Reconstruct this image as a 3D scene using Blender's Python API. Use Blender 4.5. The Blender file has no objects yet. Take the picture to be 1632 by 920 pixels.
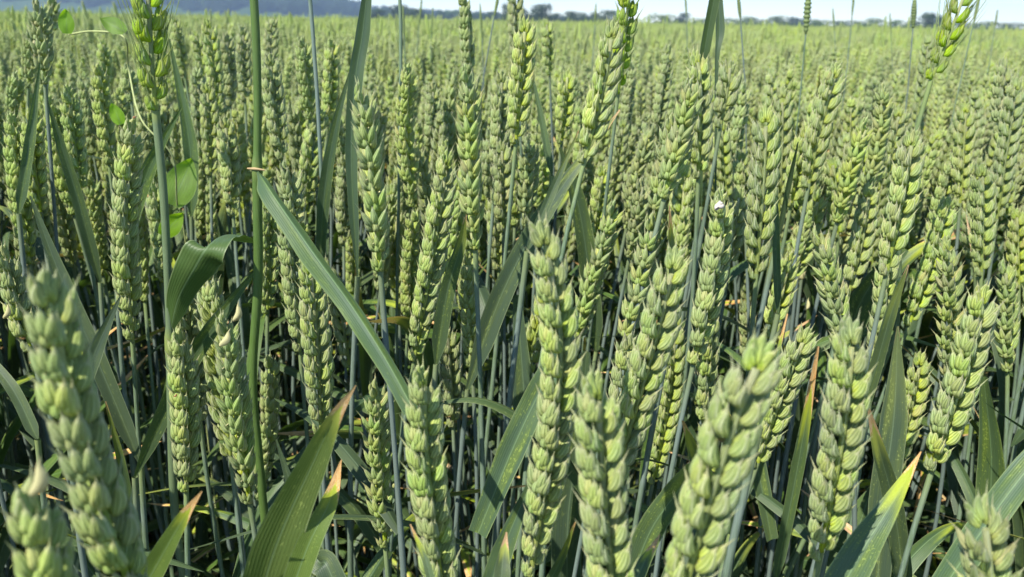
import bpy, math, random
import numpy as np
from mathutils import Vector, Matrix
random.seed(7); rng = np.random.default_rng(11)
S = bpy.context.scene; C = S.collection; R = math.radians

# ------------------------------------------------------------------ camera, sky, sun, exposure
F, CX, CY = 1281.0, 816.0, 460.0
CAM = np.array([0.0, 0.0, 0.93])
PITCH, ROLL = 18.42, 1.05
cd = bpy.data.cameras.new('camera'); cam = bpy.data.objects.new('camera', cd); C.objects.link(cam)
cd.sensor_width = 36; cd.lens = 36*F/1632; cd.clip_start = 0.01; cd.clip_end = 6000
MR = Matrix.Rotation(R(90-PITCH), 3, 'X') @ Matrix.Rotation(R(ROLL), 3, 'Z')
cam.matrix_world = Matrix.Translation(CAM.tolist()) @ MR.to_4x4()
cd.dof.use_dof = True; cd.dof.focus_distance = 0.37; cd.dof.aperture_fstop = 18.5
S.camera = cam
RM = np.array(MR)
SUN_EL, SUN_AZ = 52.0, 220.0      # azimuth clockwise from +Y (the view direction): from the left, a little behind
w = bpy.data.worlds.new('World'); S.world = w; w.use_nodes = True
nt = w.node_tree; sky = nt.nodes.new('ShaderNodeTexSky'); sky.sky_type = 'NISHITA'; sky.sun_disc = False
sky.sun_elevation = R(SUN_EL); sky.sun_rotation = R(SUN_AZ); sky.altitude = 2000; sky.dust_density = 0.25; sky.air_density = 1.0; sky.ozone_density = 3.0
nt.links.new(sky.outputs[0], nt.nodes['Background'].inputs[0]); nt.nodes['Background'].inputs[1].default_value = 0.13
sl = bpy.data.lights.new('sun', 'SUN'); so = bpy.data.objects.new('sun', sl); C.objects.link(so)
sl.energy = 4.2; sl.angle = R(0.5); sl.color = (1.0, 0.955, 0.87)
sd = Vector((math.sin(R(SUN_AZ))*math.cos(R(SUN_EL)), math.cos(R(SUN_AZ))*math.cos(R(SUN_EL)), math.sin(R(SUN_EL))))
so.rotation_euler = sd.to_track_quat('Z', 'Y').to_euler(); so.location = (-3, -2, 5)
S.view_settings.view_transform = 'Standard'; S.view_settings.look = 'None'
S.view_settings.exposure = 1.07; S.view_settings.gamma = 1
cy = S.cycles
cy.max_bounces = 6; cy.diffuse_bounces = 4; cy.glossy_bounces = 1; cy.transmission_bounces = 3; cy.volume_bounces = 0
cy.transparent_max_bounces = 4; cy.caustics_reflective = False; cy.caustics_refractive = False
cy.use_denoising = True; cy.sample_clamp_indirect = 6

def ray(px, py):
    return RM @ np.array([(px-CX)/F, -(py-CY)/F, -1.0])
def at_depth(px, py, d):            # point at distance d along the lens axis
    return CAM + ray(px, py)*d
def at_y(px, py, y):
    r = ray(px, py); return CAM + r*(y/r[1])
def project(p):
    q = RM.T @ (np.asarray(p)-CAM); d = -q[2]
    return CX+F*q[0]/d, CY-F*q[1]/d, d

# ------------------------------------------------------------------ materials
def newmat(name):
    m = bpy.data.materials.new(name); m.use_nodes = True; m.node_tree.nodes.clear(); return m, m.node_tree
class NT:
    def __init__(s, t): s.t = t
    def n(s, typ, **k):
        o = s.t.nodes.new(typ)
        for a, v in k.items(): setattr(o, a, v)
        return o
    def l(s, a, b): s.t.links.new(a, b)
    def v(s, x, sock):
        if isinstance(x, (int, float)): sock.default_value = x
        elif isinstance(x, tuple): sock.default_value = (x+(1,))[:4] if len(sock.default_value) == 4 else x
        else: s.l(x, sock)
    def math(s, op, a, b=0.0, c=0.0, clamp=False):
        o = s.n('ShaderNodeMath', operation=op, use_clamp=clamp)
        s.v(a, o.inputs[0]); s.v(b, o.inputs[1]); s.v(c, o.inputs[2]); return o.outputs[0]
    def mix(s, f, a, b, bt='MIX'):
        o = s.n('ShaderNodeMix', data_type='RGBA', blend_type=bt)
        s.v(f, o.inputs[0]); s.v(a, o.inputs[6]); s.v(b, o.inputs[7]); return o.outputs[2]
    def ramp(s, f, lo, hi, a=0.0, b=1.0):
        o = s.n('ShaderNodeMapRange', interpolation_type='SMOOTHSTEP')
        s.v(f, o.inputs[0]); s.v(lo, o.inputs[1]); s.v(hi, o.inputs[2]); s.v(a, o.inputs[3]); s.v(b, o.inputs[4]); return o.outputs[0]
    def noise(s, vec, scale, detail=2, rough=.5):
        o = s.n('ShaderNodeTexNoise'); s.l(vec, o.inputs[0]); o.inputs['Scale'].default_value = scale
        o.inputs['Detail'].default_value = detail; o.inputs['Roughness'].default_value = rough; return o.outputs[0]
    def uv(s, name):
        o = s.n('ShaderNodeUVMap', uv_map=name); q = s.n('ShaderNodeSeparateXYZ'); s.l(o.outputs[0], q.inputs[0]); return o.outputs[0], q.outputs[0], q.outputs[1]
    def hsv(s, col, h, sa, v):
        o = s.n('ShaderNodeHueSaturation'); s.v(h, o.inputs[0]); s.v(sa, o.inputs[1]); s.v(v, o.inputs[2]); s.v(col, o.inputs[4]); return o.outputs[0]
    def leafy(s, col, tcol, fac, rough, spec=.3, sheen=0.0, bump=None, bd=.0004):
        p = s.n('ShaderNodeBsdfPrincipled'); s.v(col, p.inputs['Base Color']); s.v(rough, p.inputs['Roughness'])
        p.inputs['Specular IOR Level'].default_value = spec; p.inputs['Sheen Weight'].default_value = sheen
        p.inputs['Sheen Roughness'].default_value = .4; p.inputs['Sheen Tint'].default_value = (.9, .95, .85, 1)
        t = s.n('ShaderNodeBsdfTranslucent'); s.v(tcol, t.inputs[0])
        if bump is not None:
            b = s.n('ShaderNodeBump'); b.inputs['Distance'].default_value = bd; b.inputs['Strength'].default_value = 1
            s.l(bump, b.inputs['Height']); s.l(b.outputs[0], p.inputs['Normal']); s.l(b.outputs[0], t.inputs['Normal'])
        m = s.n('ShaderNodeMixShader'); s.v(fac, m.inputs[0]); s.l(p.outputs[0], m.inputs[1]); s.l(t.outputs[0], m.inputs[2])
        o = s.n('ShaderNodeOutputMaterial'); s.l(m.outputs[0], o.inputs[0])

def husk_material(name, lime=(.42, .50, .035), body=(.365, .45, .115), tip=(.62, .62, .32), tr=.30, glow=(.62, .72, .05), bloom=(.315, .395, .18), bl=.5):
    m, t = newmat(name); n = NT(t)
    _, u, v = n.uv('UVMap'); _, r1, r2 = n.uv('Var')
    oi = n.n('ShaderNodeObjectInfo').outputs['Random']
    tc = n.n('ShaderNodeTexCoord').outputs['Object']
    nz = n.noise(tc, 900, 2, .6); nb = n.noise(tc, 130, 2)
    c = n.mix(n.ramp(v, .05, .50), lime, body)
    c = n.mix(n.math('MULTIPLY', n.ramp(nb, .35, .7), bl), c, bloom)      # waxy grey-green bloom in patches
    st = n.math('ABSOLUTE', n.math('SINE', n.math('MULTIPLY', u, 3.14159*9)))
    vein = n.math('MULTIPLY', n.ramp(st, .0, .4, 1, 0), .75)
    c = n.mix(vein, c, (.18, .27, .07))
    c = n.mix(n.math('MULTIPLY', n.ramp(st, .85, 1), .35), c, (.50, .56, .25))
    c = n.mix(n.ramp(n.math('ADD', v, n.math('MULTIPLY', nz, .12)), .82, 1.0, 0, .85), c, tip)
    ed = n.math('MULTIPLY', n.ramp(n.math('ABSOLUTE', n.math('SINE', n.math('MULTIPLY', u, 6.28318))), .93, 1.0), n.ramp(v, .25, .5, 0, .6))
    c = n.mix(ed, c, (.56, .60, .33))
    c = n.mix(n.ramp(r1, .978, .99, 0, .55), c, (.46, .42, .17))
    c = n.hsv(c, n.math('ADD', n.math('ADD', .494, n.math('MULTIPLY', n.math('FRACT', n.math('MULTIPLY', oi, 7.3)), .014)), n.math('MULTIPLY', n.math('SUBTRACT', r2, .55), .03)),
              n.math('ADD', .86, n.math('MULTIPLY', oi, .24)),
              n.math('ADD', .80, n.math('ADD', n.math('MULTIPLY', oi, .26), n.math('MULTIPLY', r1, .20))))
    tcol = n.mix(n.ramp(v, .1, .7), glow, (.46, .56, .14))
    h = n.math('ADD', n.math('MULTIPLY', n.ramp(st, 0, .8), .5), n.math('MULTIPLY', nz, .35))
    n.leafy(c, tcol, tr, .55, .3, .12, h, .0005)
    return m

def leaf_material(name, up=(.052, .098, .020), down=(.066, .105, .046), tcol=(.10, .20, .02), fac=.2):
    m, t = newmat(name); n = NT(t)
    uvv, u, v = n.uv('UVMap'); _, tipb, spk = n.uv('Var')
    oi = n.n('ShaderNodeObjectInfo').outputs['Random']
    mp = n.n('ShaderNodeMapping'); n.l(uvv, mp.inputs[0]); mp.inputs['Scale'].default_value = (13, 62, 1)
    n.l(n.math('MULTIPLY', oi, 9.0), mp.inputs[1])
    vo = n.noise(mp.outputs[0], 1.0, 3, .65)
    mp2 = n.n('ShaderNodeMapping'); n.l(uvv, mp2.inputs[0]); mp2.inputs['Scale'].default_value = (3, 2.2, 1)
    big = n.noise(mp2.outputs[0], 1.0, 2)
    bf = n.n('ShaderNodeNewGeometry').outputs['Backfacing']
    c = n.mix(bf, up, down)
    c = n.mix(n.ramp(big, .3, .7, 0, .7), c, (.072, .115, .028))
    c = n.mix(n.math('MULTIPLY', n.ramp(big, .42, .7, 0, .55), spk), c, (.15, .20, .035))
    st = n.math('ABSOLUTE', n.math('SINE', n.math('MULTIPLY', u, 3.14159*13)))
    c = n.mix(n.ramp(st, 0, .45, .15, 0), c, (.022, .045, .016))
    mid = n.ramp(n.math('ABSOLUTE', n.math('SUBTRACT', u, .5)), .0, .045, .55, 0)
    c = n.mix(mid, c, (.16, .24, .11))
    edge = n.ramp(n.math('ABSOLUTE', n.math('SUBTRACT', u, .5)), .455, .5, 0, .6)
    c = n.mix(edge, c, (.26, .32, .14))
    sp = n.math('MULTIPLY', n.ramp(n.math('ADD', vo, n.math('MULTIPLY', n.math('SUBTRACT', big, .5), .5)), .60, .68), n.math('MULTIPLY', spk, .7))
    c = n.mix(sp, c, (.26, .34, .07))
    vb = n.math('ADD', v, n.math('MULTIPLY', n.math('SUBTRACT', big, .5), .25))
    yl = n.math('MULTIPLY', n.ramp(vb, .56, .82), n.math('MINIMUM', n.math('MULTIPLY', tipb, 1.5), 1.0))
    c = n.mix(yl, c, (.36, .42, .03))
    vb2 = n.math('ADD', n.math('ADD', v, n.math('MULTIPLY', n.math('SUBTRACT', big, .5), .12)), n.math('ADD', n.math('MULTIPLY', n.math('SUBTRACT', vo, .5), .10), n.math('MULTIPLY', n.math('SUBTRACT', n.math('ABSOLUTE', n.math('SUBTRACT', u, .5)), .25), .22)))
    br = n.math('MULTIPLY', n.ramp(vb2, n.math('SUBTRACT', 1.0, n.math('MULTIPLY', tipb, .27)), n.math('SUBTRACT', 1.02, n.math('MULTIPLY', tipb, .24))), n.ramp(tipb, .05, .2))
    c = n.mix(br, c, n.mix(n.ramp(vo, .35, .65), (.52, .24, .06), (.66, .48, .24)))
    c = n.hsv(c, .5, n.math('ADD', .85, n.math('MULTIPLY', oi, .2)), n.math('ADD', .85, n.math('MULTIPLY', oi, .4)))
    tc2 = n.mix(sp, tcol, (.5, .55, .05)); tc2 = n.mix(n.math('MAXIMUM', yl, br), tc2, (.5, .42, .08))
    n.leafy(c, tc2, fac, .46, .3, .0, n.math('ADD', n.math('MULTIPLY', n.ramp(st, 0, 1), .5), n.math('MULTIPLY', vo, .6)), .00010)
    return m

def stem_material(name, a=(.155, .205, .175), b=(.10, .15, .075), node=(.2, .25, .07), rough=.5, hi=(.22, .27, .23)):
    m, t = newmat(name); n = NT(t)
    uvv, u, v = n.uv('UVMap'); _, r1, r2 = n.uv('Var')
    oi = n.n('ShaderNodeObjectInfo').outputs['Random']
    tc = n.n('ShaderNodeTexCoord').outputs['Object']
    mp = n.n('ShaderNodeMapping'); n.l(tc, mp.inputs[0]); mp.inputs['Scale'].default_value = (1, 1, .06)
    nz = n.noise(mp.outputs[0], 1800, 2); nb = n.noise(tc, 25, 3)
    c = n.mix(n.ramp(n.math('ADD', nb, n.math('MULTIPLY', n.math('SUBTRACT', oi, .5), .6)), .3, .75), a, b)
    c = n.mix(n.ramp(nz, .35, .7, 0, .4), c, hi)
    c = n.mix(r2, c, node)
    c = n.hsv(c, .5, 1.0, n.math('ADD', .8, n.math('MULTIPLY', oi, .45)))
    n.leafy(c, (.1, .16, .05), .06, rough, .3, .0, nz, .0001)
    return m

M_HUSK = husk_material('wheat_husk')
M_RYE = husk_material('lime_husk', lime=(.50, .68, .008), body=(.44, .60, .015), tip=(.36, .42, .12), tr=.5, glow=(.75, .95, .01), bloom=(.26, .42, .03), bl=.4)  # lime of a backlit ear raised into the husk colours
M_LEAF = leaf_material('wheat_leaf'); M_BLUE = leaf_material('bluish_leaf', (.044, .080, .034), (.056, .095, .052))
M_LIGHTENED = leaf_material('lightened_leaf', (.10, .155, .022), (.10, .15, .03), (.25, .36, .02), .3)  # leaf copy with sunlight put into its colour, for leaning blades that turn dark
M_STEM = stem_material('wheat_stem'); M_STRAW = stem_material('green_straw', (.085, .145, .03), (.06, .11, .025), (.20, .24, .07), .4, (.12, .18, .06))
M_WEED = leaf_material('weed_leaf', (.20, .36, .02), (.20, .34, .03), (.42, .72, .01), .5)

# ------------------------------------------------------------------ mesh builder (numpy)
class MB:
    def __init__(s): s.v = []; s.f = []; s.mi = []; s.uv = []; s.va = []; s.n = 0; s.mats = []
    def mat(s, m):
        if m not in s.mats: s.mats.append(m)
        return s.mats.index(m)
    def grid(s, P, m, U, V, var=(0, 0), closed=False, A=None):
        # P (nr, ns, 3); U, V (nr, ns)
        nr, ns = P.shape[:2]; i0 = s.n; s.v.append(P.reshape(-1, 3)); s.n += nr*ns
        idx = np.arange(nr*ns).reshape(nr, ns)+i0
        a = idx[:-1, :-1].ravel(); b = idx[:-1, 1:].ravel(); c = idx[1:, 1:].ravel(); d = idx[1:, :-1].ravel()
        f = np.stack([a, b, c, d], 1); s.f.append(f); s.mi.append(np.full(len(f), s.mat(m), np.int32))
        uv = np.stack([U, V], -1).reshape(-1, 2); s.uv.append(uv)
        s.va.append(np.tile(np.array(var, float), (nr*ns, 1)) if A is None else A.reshape(-1, 2))
    def arrays(s):
        return np.concatenate(s.v), np.concatenate(s.f), np.concatenate(s.mi), np.concatenate(s.uv), np.concatenate(s.va)
    def add(s, other, M, var=None):
        v, f, mi, uv, va = other.cache if hasattr(other, 'cache') else other.arrays()
        if not hasattr(other, 'cache'): other.cache = (v, f, mi, uv, va)
        M = np.array(M); s.v.append(v @ M[:3, :3].T + M[:3, 3]); s.f.append(f+s.n); s.n += len(v)
        mp = np.array([s.mat(m) for m in other.mats], np.int32); s.mi.append(mp[mi]); s.uv.append(uv)
        va = va.copy()
        if var is not None: va[:, 0] = (va[:, 0]+var) % 1
        s.va.append(va)
    def mesh(s, name):
        v, f, mi, uv, va = s.arrays(); me = bpy.data.meshes.new(name)
        me.vertices.add(len(v)); me.vertices.foreach_set('co', v.astype(np.float32).ravel())
        me.loops.add(f.size); me.loops.foreach_set('vertex_index', f.ravel().astype(np.int32))
        me.polygons.add(len(f)); me.polygons.foreach_set('loop_start', np.arange(0, f.size, 4, dtype=np.int32))
        me.polygons.foreach_set('loop_total', np.full(len(f), 4, np.int32))
        me.polygons.foreach_set('material_index', mi); me.polygons.foreach_set('use_smooth', np.ones(len(f), bool))
        for nm, a in (('UVMap', uv), ('Var', va)):
            l = me.uv_layers.new(name=nm); l.data.foreach_set('uv', a[f.ravel()].astype(np.float32).ravel())
        for m in s.mats: me.materials.append(m)
        me.update(calc_edges=True); me.validate(); return me

def unit(a): a = np.asarray(a, float); return a/(np.linalg.norm(a)+1e-12)
def basis(z, xhint=(1, 0, 0)):
    z = unit(z); x = np.array(xhint, float); x = x-z*np.dot(x, z)
    if np.linalg.norm(x) < 1e-4: x = np.array([0, 1., 0]); x = x-z*np.dot(x, z)
    x = unit(x); return np.stack([x, np.cross(z, x), z], 1)
def mat4(Rm, p, s=1.0):
    M = np.eye(4); M[:3, :3] = Rm*s; M[:3, 3] = p; return M
def spline(pts, n):
    P = np.array(pts, float); k = len(P)
    if k == 2: return P[0]+(P[1]-P[0])*np.linspace(0, 1, n)[:, None]
    E = np.vstack([2*P[0]-P[1], P, 2*P[-1]-P[-2]]); out = []
    for q in np.linspace(0, k-1, n):
        i = min(int(q), k-2); t = q-i; p0, p1, p2, p3 = E[i:i+4]
        out.append(.5*((2*p1)+(-p0+p2)*t+(2*p0-5*p1+4*p2-p3)*t*t+(-p0+3*p1-3*p2+p3)*t**3))
    return np.array(out)
def tube(mb, pts, rad, m, ns=7, var=(0, 0), A=None):
    P = np.array(pts, float); n = len(P); T = np.gradient(P, axis=0); T /= np.linalg.norm(T, axis=1)[:, None]+1e-12
    x = basis(T[0])[:, 0]; G = np.zeros((n, ns+1, 3)); ph = np.linspace(0, 2*math.pi, ns+1)
    rad = np.broadcast_to(np.asarray(rad, float), (n,))
    for i in range(n):
        x = unit(x-T[i]*np.dot(x, T[i])); y = np.cross(T[i], x)
        G[i] = P[i]+rad[i]*(np.cos(ph)[:, None]*x+np.sin(ph)[:, None]*y)
    U, V = np.meshgrid(np.linspace(0, 1, ns+1), np.linspace(0, 1, n))
    AA = None
    if A is not None: AA = np.repeat(np.asarray(A)[:, None, :], ns+1, 1)
    mb.grid(G, m, U, V, var, A=AA)

# ------------------------------------------------------------------ husks and spikelets (metres, ear of 13.5 mm width at scale 1)
def husk(mb, base, out_tilt, side_tilt, L, wd, th, m, nr=11, ns=10, beak=.0012, r1=.5, r2=.5, curl=0.0, open_=0.0):
    t = np.linspace(0, 1, nr)
    prof = (t**.52)*((1-t)**.92)*2.62; prof[0] = .2; prof[-1] = 0.0
    ph = np.linspace(0, 2*math.pi, ns+1)
    Lb = L+beak; zt = t*L; zt[-1] = Lb
    prof[-2] = max(prof[-2]*.75, .13)
    cx = .17*L*np.sin(math.pi*np.minimum(t*1.05, 1))**1.2*(1-.25*t) + curl*L*t**3     # belly bows outwards
    keel = 1+.20*np.clip(np.cos(ph), 0, 1)**6+.035*np.cos(9*ph)
    X = cx[:, None]+prof[:, None]*th*.5*np.cos(ph)[None]*keel[None]
    Y = prof[:, None]*wd*.5*np.sin(ph)[None]*(1+.03*np.cos(9*ph))[None]
    Z = np.repeat(zt[:, None], ns+1, 1)
    P = np.stack([X, Y, Z], -1)
    a, b = out_tilt, side_tilt
    Ry = np.array([[math.cos(a), 0, math.sin(a)], [0, 1, 0], [-math.sin(a), 0, math.cos(a)]])
    Rx = np.array([[1, 0, 0], [0, math.cos(b), math.sin(b)], [0, -math.sin(b), math.cos(b)]])
    P = P @ (Rx @ Ry).T + np.array(base)
    U, V = np.meshgrid(np.linspace(0, 1, ns+1), t)
    mb.grid(P, m, U, V, (r1, r2))
mm = .001
def spikelet(seed, m=None, hi=True, loose=0.0, awn=0.0):
    m = m or M_HUSK; r = random.Random(seed); mb = MB(); nr, ns = (14, 14) if hi else (7, 6)
    j = lambda a: r.uniform(-a, a)
    for s in (-1, 1):
        husk(mb, (1.3*mm, s*1.5*mm, .2*mm), R(13+j(4)+loose*3), s*R(15+j(4)+loose*6), 8.9*mm+j(.5*mm), (4.1-.9*loose)*mm, (3.9-.9*loose)*mm, m, nr, ns, (1.2+r.random()*1.4)*mm+awn, r.random(), r.random(), .05+j(.05))
        husk(mb, (1.3*mm, s*1.0*mm, 1.8*mm), R(23+j(4)+loose*2), s*R(16+j(4)+loose*6), (10.3+.8*loose)*mm+j(.6*mm), (3.8-.9*loose)*mm, (3.6-.8*loose)*mm, m, nr, ns, (1.4+r.random()*3.0)*mm+awn, r.random(), r.random(), .05+j(.06))
    husk(mb, (1.6*mm, j(.4*mm), 2.8*mm), R(21+j(6)), R(j(7)), 9.6*mm+j(.6*mm), (3.7-.7*loose)*mm, (3.6-.6*loose)*mm, m, nr, ns, (1.2+r.random()*2.5)*mm+awn, r.random(), r.random(), .02+j(.04))
    husk(mb, (2.4*mm, 0, .4*mm), R(20+j(4)), R(j(12)), 6.4*mm+j(.4*mm), 3.5*mm, 3.2*mm, m, nr, ns, .6*mm, r.random(), r.random(), 0)
    if r.random() < .45:                                                             # a spent anther caught at the lip
        p = np.array([5.2*mm, j(1.5*mm), 7.5*mm+j(1.5*mm)]); q = p+np.array([1.1*mm, j(1*mm), j(1.2*mm)])
        tube(mb, [p, (p+q)/2, q], [.12*mm, .3*mm, .1*mm], M_ANTHER, 5)
    return mb
def flat_material(name, col, rough=.6, tr=0.0, tcol=(.5, .5, .2)):
    m, t = newmat(name); n = NT(t); tc = n.n('ShaderNodeTexCoord').outputs['Object']
    nz = n.noise(tc, 300, 3); c = n.mix(n.ramp(nz, .3, .7, 0, .5), col, tuple(x*.6 for x in col))
    n.leafy(c, tcol, tr, rough, .3, 0, nz, .0001); return m
M_ANTHER = flat_material('anther', (.72, .66, .34))
SPK = [spikelet(i) for i in range(5)]
SPK_LOOSE = [spikelet(20+i, loose=1.0) for i in range(4)]
SPK_LO = [spikelet(40+i, hi=False) for i in range(3)]
SPK_RYE = [spikelet(60+i, M_RYE, awn=4*mm) for i in range(4)]
MESH = {}
def spk_mesh(k, i):
    key = (k, i)
    if key not in MESH: MESH[key] = {'n': SPK, 'l': SPK_LOOSE, 'r': SPK_RYE}[k][i].mesh('spikelet')
    return MESH[key]

def ear_layout(pts, W, rot, seed, step=4.3*mm, taper=True):
    """pts: axis points base->tip. Returns transforms of the spikelets and the rachis points."""
    r = random.Random(seed); sc = W/(13.5*mm)
    P = spline(pts, 60); seg = np.linalg.norm(np.diff(P, axis=0), axis=1); cum = np.concatenate([[0], np.cumsum(seg)]); Lt = cum[-1]
    L = Lt-9.5*mm*sc; n = max(5, int(round(L/(step*sc)))); out = []
    view = unit(P[len(P)//2]-CAM)
    for i in range(n+1):
        s = L*i/n; p = np.array([np.interp(s, cum, P[:, k]) for k in range(3)])
        q = np.array([np.interp(min(s+.004, Lt), cum, P[:, k]) for k in range(3)])-p
        if np.linalg.norm(q) < 1e-6: q = P[-1]-P[-2]
        B0 = basis(q, np.cross(view, (0, 0, 1)))       # x: across the picture for rot = 0
        last = i == n
        a = rot+(math.pi/2 if last else (0 if i % 2 else math.pi))+r.uniform(-.14, .14)+.12*math.sin(i*.5+seed)
        Rz = np.array([[math.cos(a), -math.sin(a), 0], [math.sin(a), math.cos(a), 0], [0, 0, 1]])
        f = i/n; k = sc*(.62+.38*min(1, f/.22))*(1-.24*max(0, (f-.72)/.28)) if taper else sc
        k *= r.uniform(.93, 1.06)
        B = B0 @ Rz
        if last:
            tl = -R(17); B = B @ np.array([[math.cos(tl), 0, math.sin(tl)], [0, 1, 0], [-math.sin(tl), 0, math.cos(tl)]])
        out.append((mat4(B, p, k), i))
    return out, P, sc
def rachis(mb, P, sc):
    tube(mb, P[:52:3], 1.0*mm*sc, M_HUSK, 6, (.5, .5))
def stem_pts(p0, tan, ground, n=14):
    p0 = np.array(p0); g = np.array([ground[0], ground[1], 0.0]); h = p0[2]
    c1 = p0-unit(tan)*h*.30; c2 = g+np.array([0, 0, h*.45]); t = np.linspace(0, 1, n)[:, None]
    return (1-t)**3*p0+3*(1-t)**2*t*c1+3*(1-t)*t*t*c2+t**3*g
def stem_mesh(mb, P, r0, m=None, seed=0):
    m = m or M_STEM; r = random.Random(seed)
    P = spline(P, 46); seg = np.concatenate([[0], np.cumsum(np.linalg.norm(np.diff(P, axis=0), axis=1))])
    nodes = [r.uniform(.27, .33), r.uniform(.45, .5), r.uniform(.62, .68)]
    s = np.concatenate([np.linspace(0, seg[-1], 26)]+[np.array([x-.005, x-.0015, x+.0015, x+.005]) for x in nodes]); s.sort()
    Q = np.stack([np.interp(s, seg, P[:, k]) for k in range(3)], 1)
    rad = np.full(len(s), r0); A = np.zeros((len(s), 2)); A[:, 0] = r.random()
    rad[s > .13] *= 1.28                                    # sheath wrapped round the straw below the flag leaf
    for x in nodes:
        k = np.abs(s-x) < .002; rad[k] = r0*1.75; A[k, 1] = 1.0
    A[s < .008, 1] = .7
    tube(mb, Q, rad, m, 7, A=A)
def ribbon(mb, pts, wid, m, side=None, twist=0.0, fold=.22, var=(0, .5), n=26, ripple=.0, seed=0, nsx=7, tipshape=True):
    """leaf blade: pts base->tip (any number), wid: width list or max width"""
    P = spline(pts, n); t = np.linspace(0, 1, n)
    if np.isscalar(wid): W = wid*np.minimum(1, .55+t*3)*np.clip((1-t)/.62, 0, 1)**.75
    else:
        W = np.interp(t, np.linspace(0, 1, len(wid)), wid)*np.minimum(1, .22+t*7)
    T = np.gradient(P, axis=0); T /= np.linalg.norm(T, axis=1)[:, None]+1e-12
    G = np.zeros((n, nsx, 3)); xs = np.linspace(-.5, .5, nsx); r = random.Random(seed); ph1, ph2 = r.uniform(0, 6), r.uniform(0, 6)
    for i in range(n):
        if side is None: sv = np.cross(T[i], unit(P[i]-CAM))
        else: sv = np.asarray(side, float)
        sv = unit(sv-T[i]*np.dot(sv, T[i])); nv = np.cross(T[i], sv)
        a = twist[0]+(twist[1]-twist[0])*t[i] if isinstance(twist, tuple) else twist*t[i]
        x = sv*math.cos(a)+nv*math.sin(a); y = np.cross(T[i], x)
        h = np.abs(xs)*2*fold*.5+ripple*np.sign(xs)*(np.abs(xs)*2)**2*np.sin(t[i]*22+np.where(xs < 0, ph1, ph2))
        G[i] = P[i]+W[i]*(xs[:, None]*x*math.cos(fold*.5)+h[:, None]*y)
    U, V = np.meshgrid(np.linspace(0, 1, nsx), t)
    mb.grid(G, m, U, V, var)

# ------------------------------------------------------------------ object helpers
def link(name, data, parent=None, M=None):
    o = bpy.data.objects.new(name, data); C.objects.link(o)
    if parent is not None: o.parent = parent
    if M is not None: o.matrix_local = Matrix(np.array(M).tolist())
    return o
def tag(o, label=None, cat=None, group=None, kind=None):
    if label: o['label'] = label
    if cat: o['category'] = cat
    if group: o['group'] = group
    if kind: o['kind'] = kind
    return o
def root_at(name, p): 
    o = link(name, None); o.location = (float(p[0]), float(p[1]), float(p[2])); o.empty_display_size = .02; return o
def shift(p): return np.array([[1, 0, 0, -p[0]], [0, 1, 0, -p[1]], [0, 0, 1, -p[2]], [0, 0, 0, 1]], float)
def local(mb_build, name, parent, origin):
    """build a mesh in world coordinates, store it relative to the thing's base"""
    mb = MB(); mb_build(mb); b = MB(); b.add(mb, shift(origin)); return link(name, b.mesh(name), parent)

# ------------------------------------------------------------------ the setting: soil, far crop, hill, haze
def sheet(name, co, m, kind='structure', label=None, cat=None):
    me = bpy.data.meshes.new(name); n0, n1 = co.shape[:2]; idx = np.arange(n0*n1).reshape(n0, n1)
    f = np.stack([idx[:-1, :-1], idx[:-1, 1:], idx[1:, 1:], idx[1:, :-1]], -1).reshape(-1, 4)
    me.from_pydata(co.reshape(-1, 3).tolist(), [], f.tolist()); me.materials.append(m)
    for p in me.polygons: p.use_smooth = True
    return tag(link(name, me), label, cat, None, kind)
m, t = newmat('soil'); n = NT(t); tc = n.n('ShaderNodeTexCoord').outputs['Object']
a_, b_ = n.noise(tc, 3.0, 6), n.noise(tc, 45.0, 6, .65)
n.leafy(n.mix(n.ramp(b_, .3, .7), (.045, .034, .024), (.115, .088, .06)), (0, 0, 0), 0.0, .95, .1, 0, n.math('ADD', a_, b_), .02); M_SOIL = m
m, t = newmat('far_wheat_canopy'); n = NT(t); tc = n.n('ShaderNodeTexCoord').outputs['Object']
mp = n.n('ShaderNodeMapping'); n.l(tc, mp.inputs[0]); mp.inputs['Scale'].default_value = (1, 1, 1)
a_, b_ = n.noise(mp.outputs[0], .05, 4), n.noise(mp.outputs[0], 5.0, 5, .7)
n.leafy(n.mix(n.ramp(a_, .3, .7), n.mix(n.ramp(b_, .35, .65), (.11, .16, .055), (.25, .32, .12)), n.mix(n.ramp(b_, .35, .65), (.13, .17, .06), (.28, .33, .14))), (.2, .3, .05), .1, .8, .1, .2, b_, .1); M_FAR = m
gx = np.sign(np.linspace(-1, 1, 81))*np.abs(np.linspace(-1, 1, 81))**3*2800
gy = np.linspace(0, 1, 90)**3*2400-20
GX, GY = np.meshgrid(gx, gy)
sheet('ground', np.stack([GX, GY, np.zeros_like(GX)], -1), M_SOIL)
def rise(x, y): return np.zeros_like(np.asarray(x, float)*1.0)
ux, uy = np.meshgrid(np.linspace(-1, 1, 60), np.linspace(0, 1, 60)**2)
YY = 95+uy*230; XX = ux*(YY*1.05+20)
sheet('distant_wheat', np.stack([XX, YY, .80+.03*np.sin(XX*.7)*np.sin(YY*.5)], -1), M_FAR, 'stuff', 'pale green mass of wheat running back to the tree line', 'wheat crop')

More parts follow.
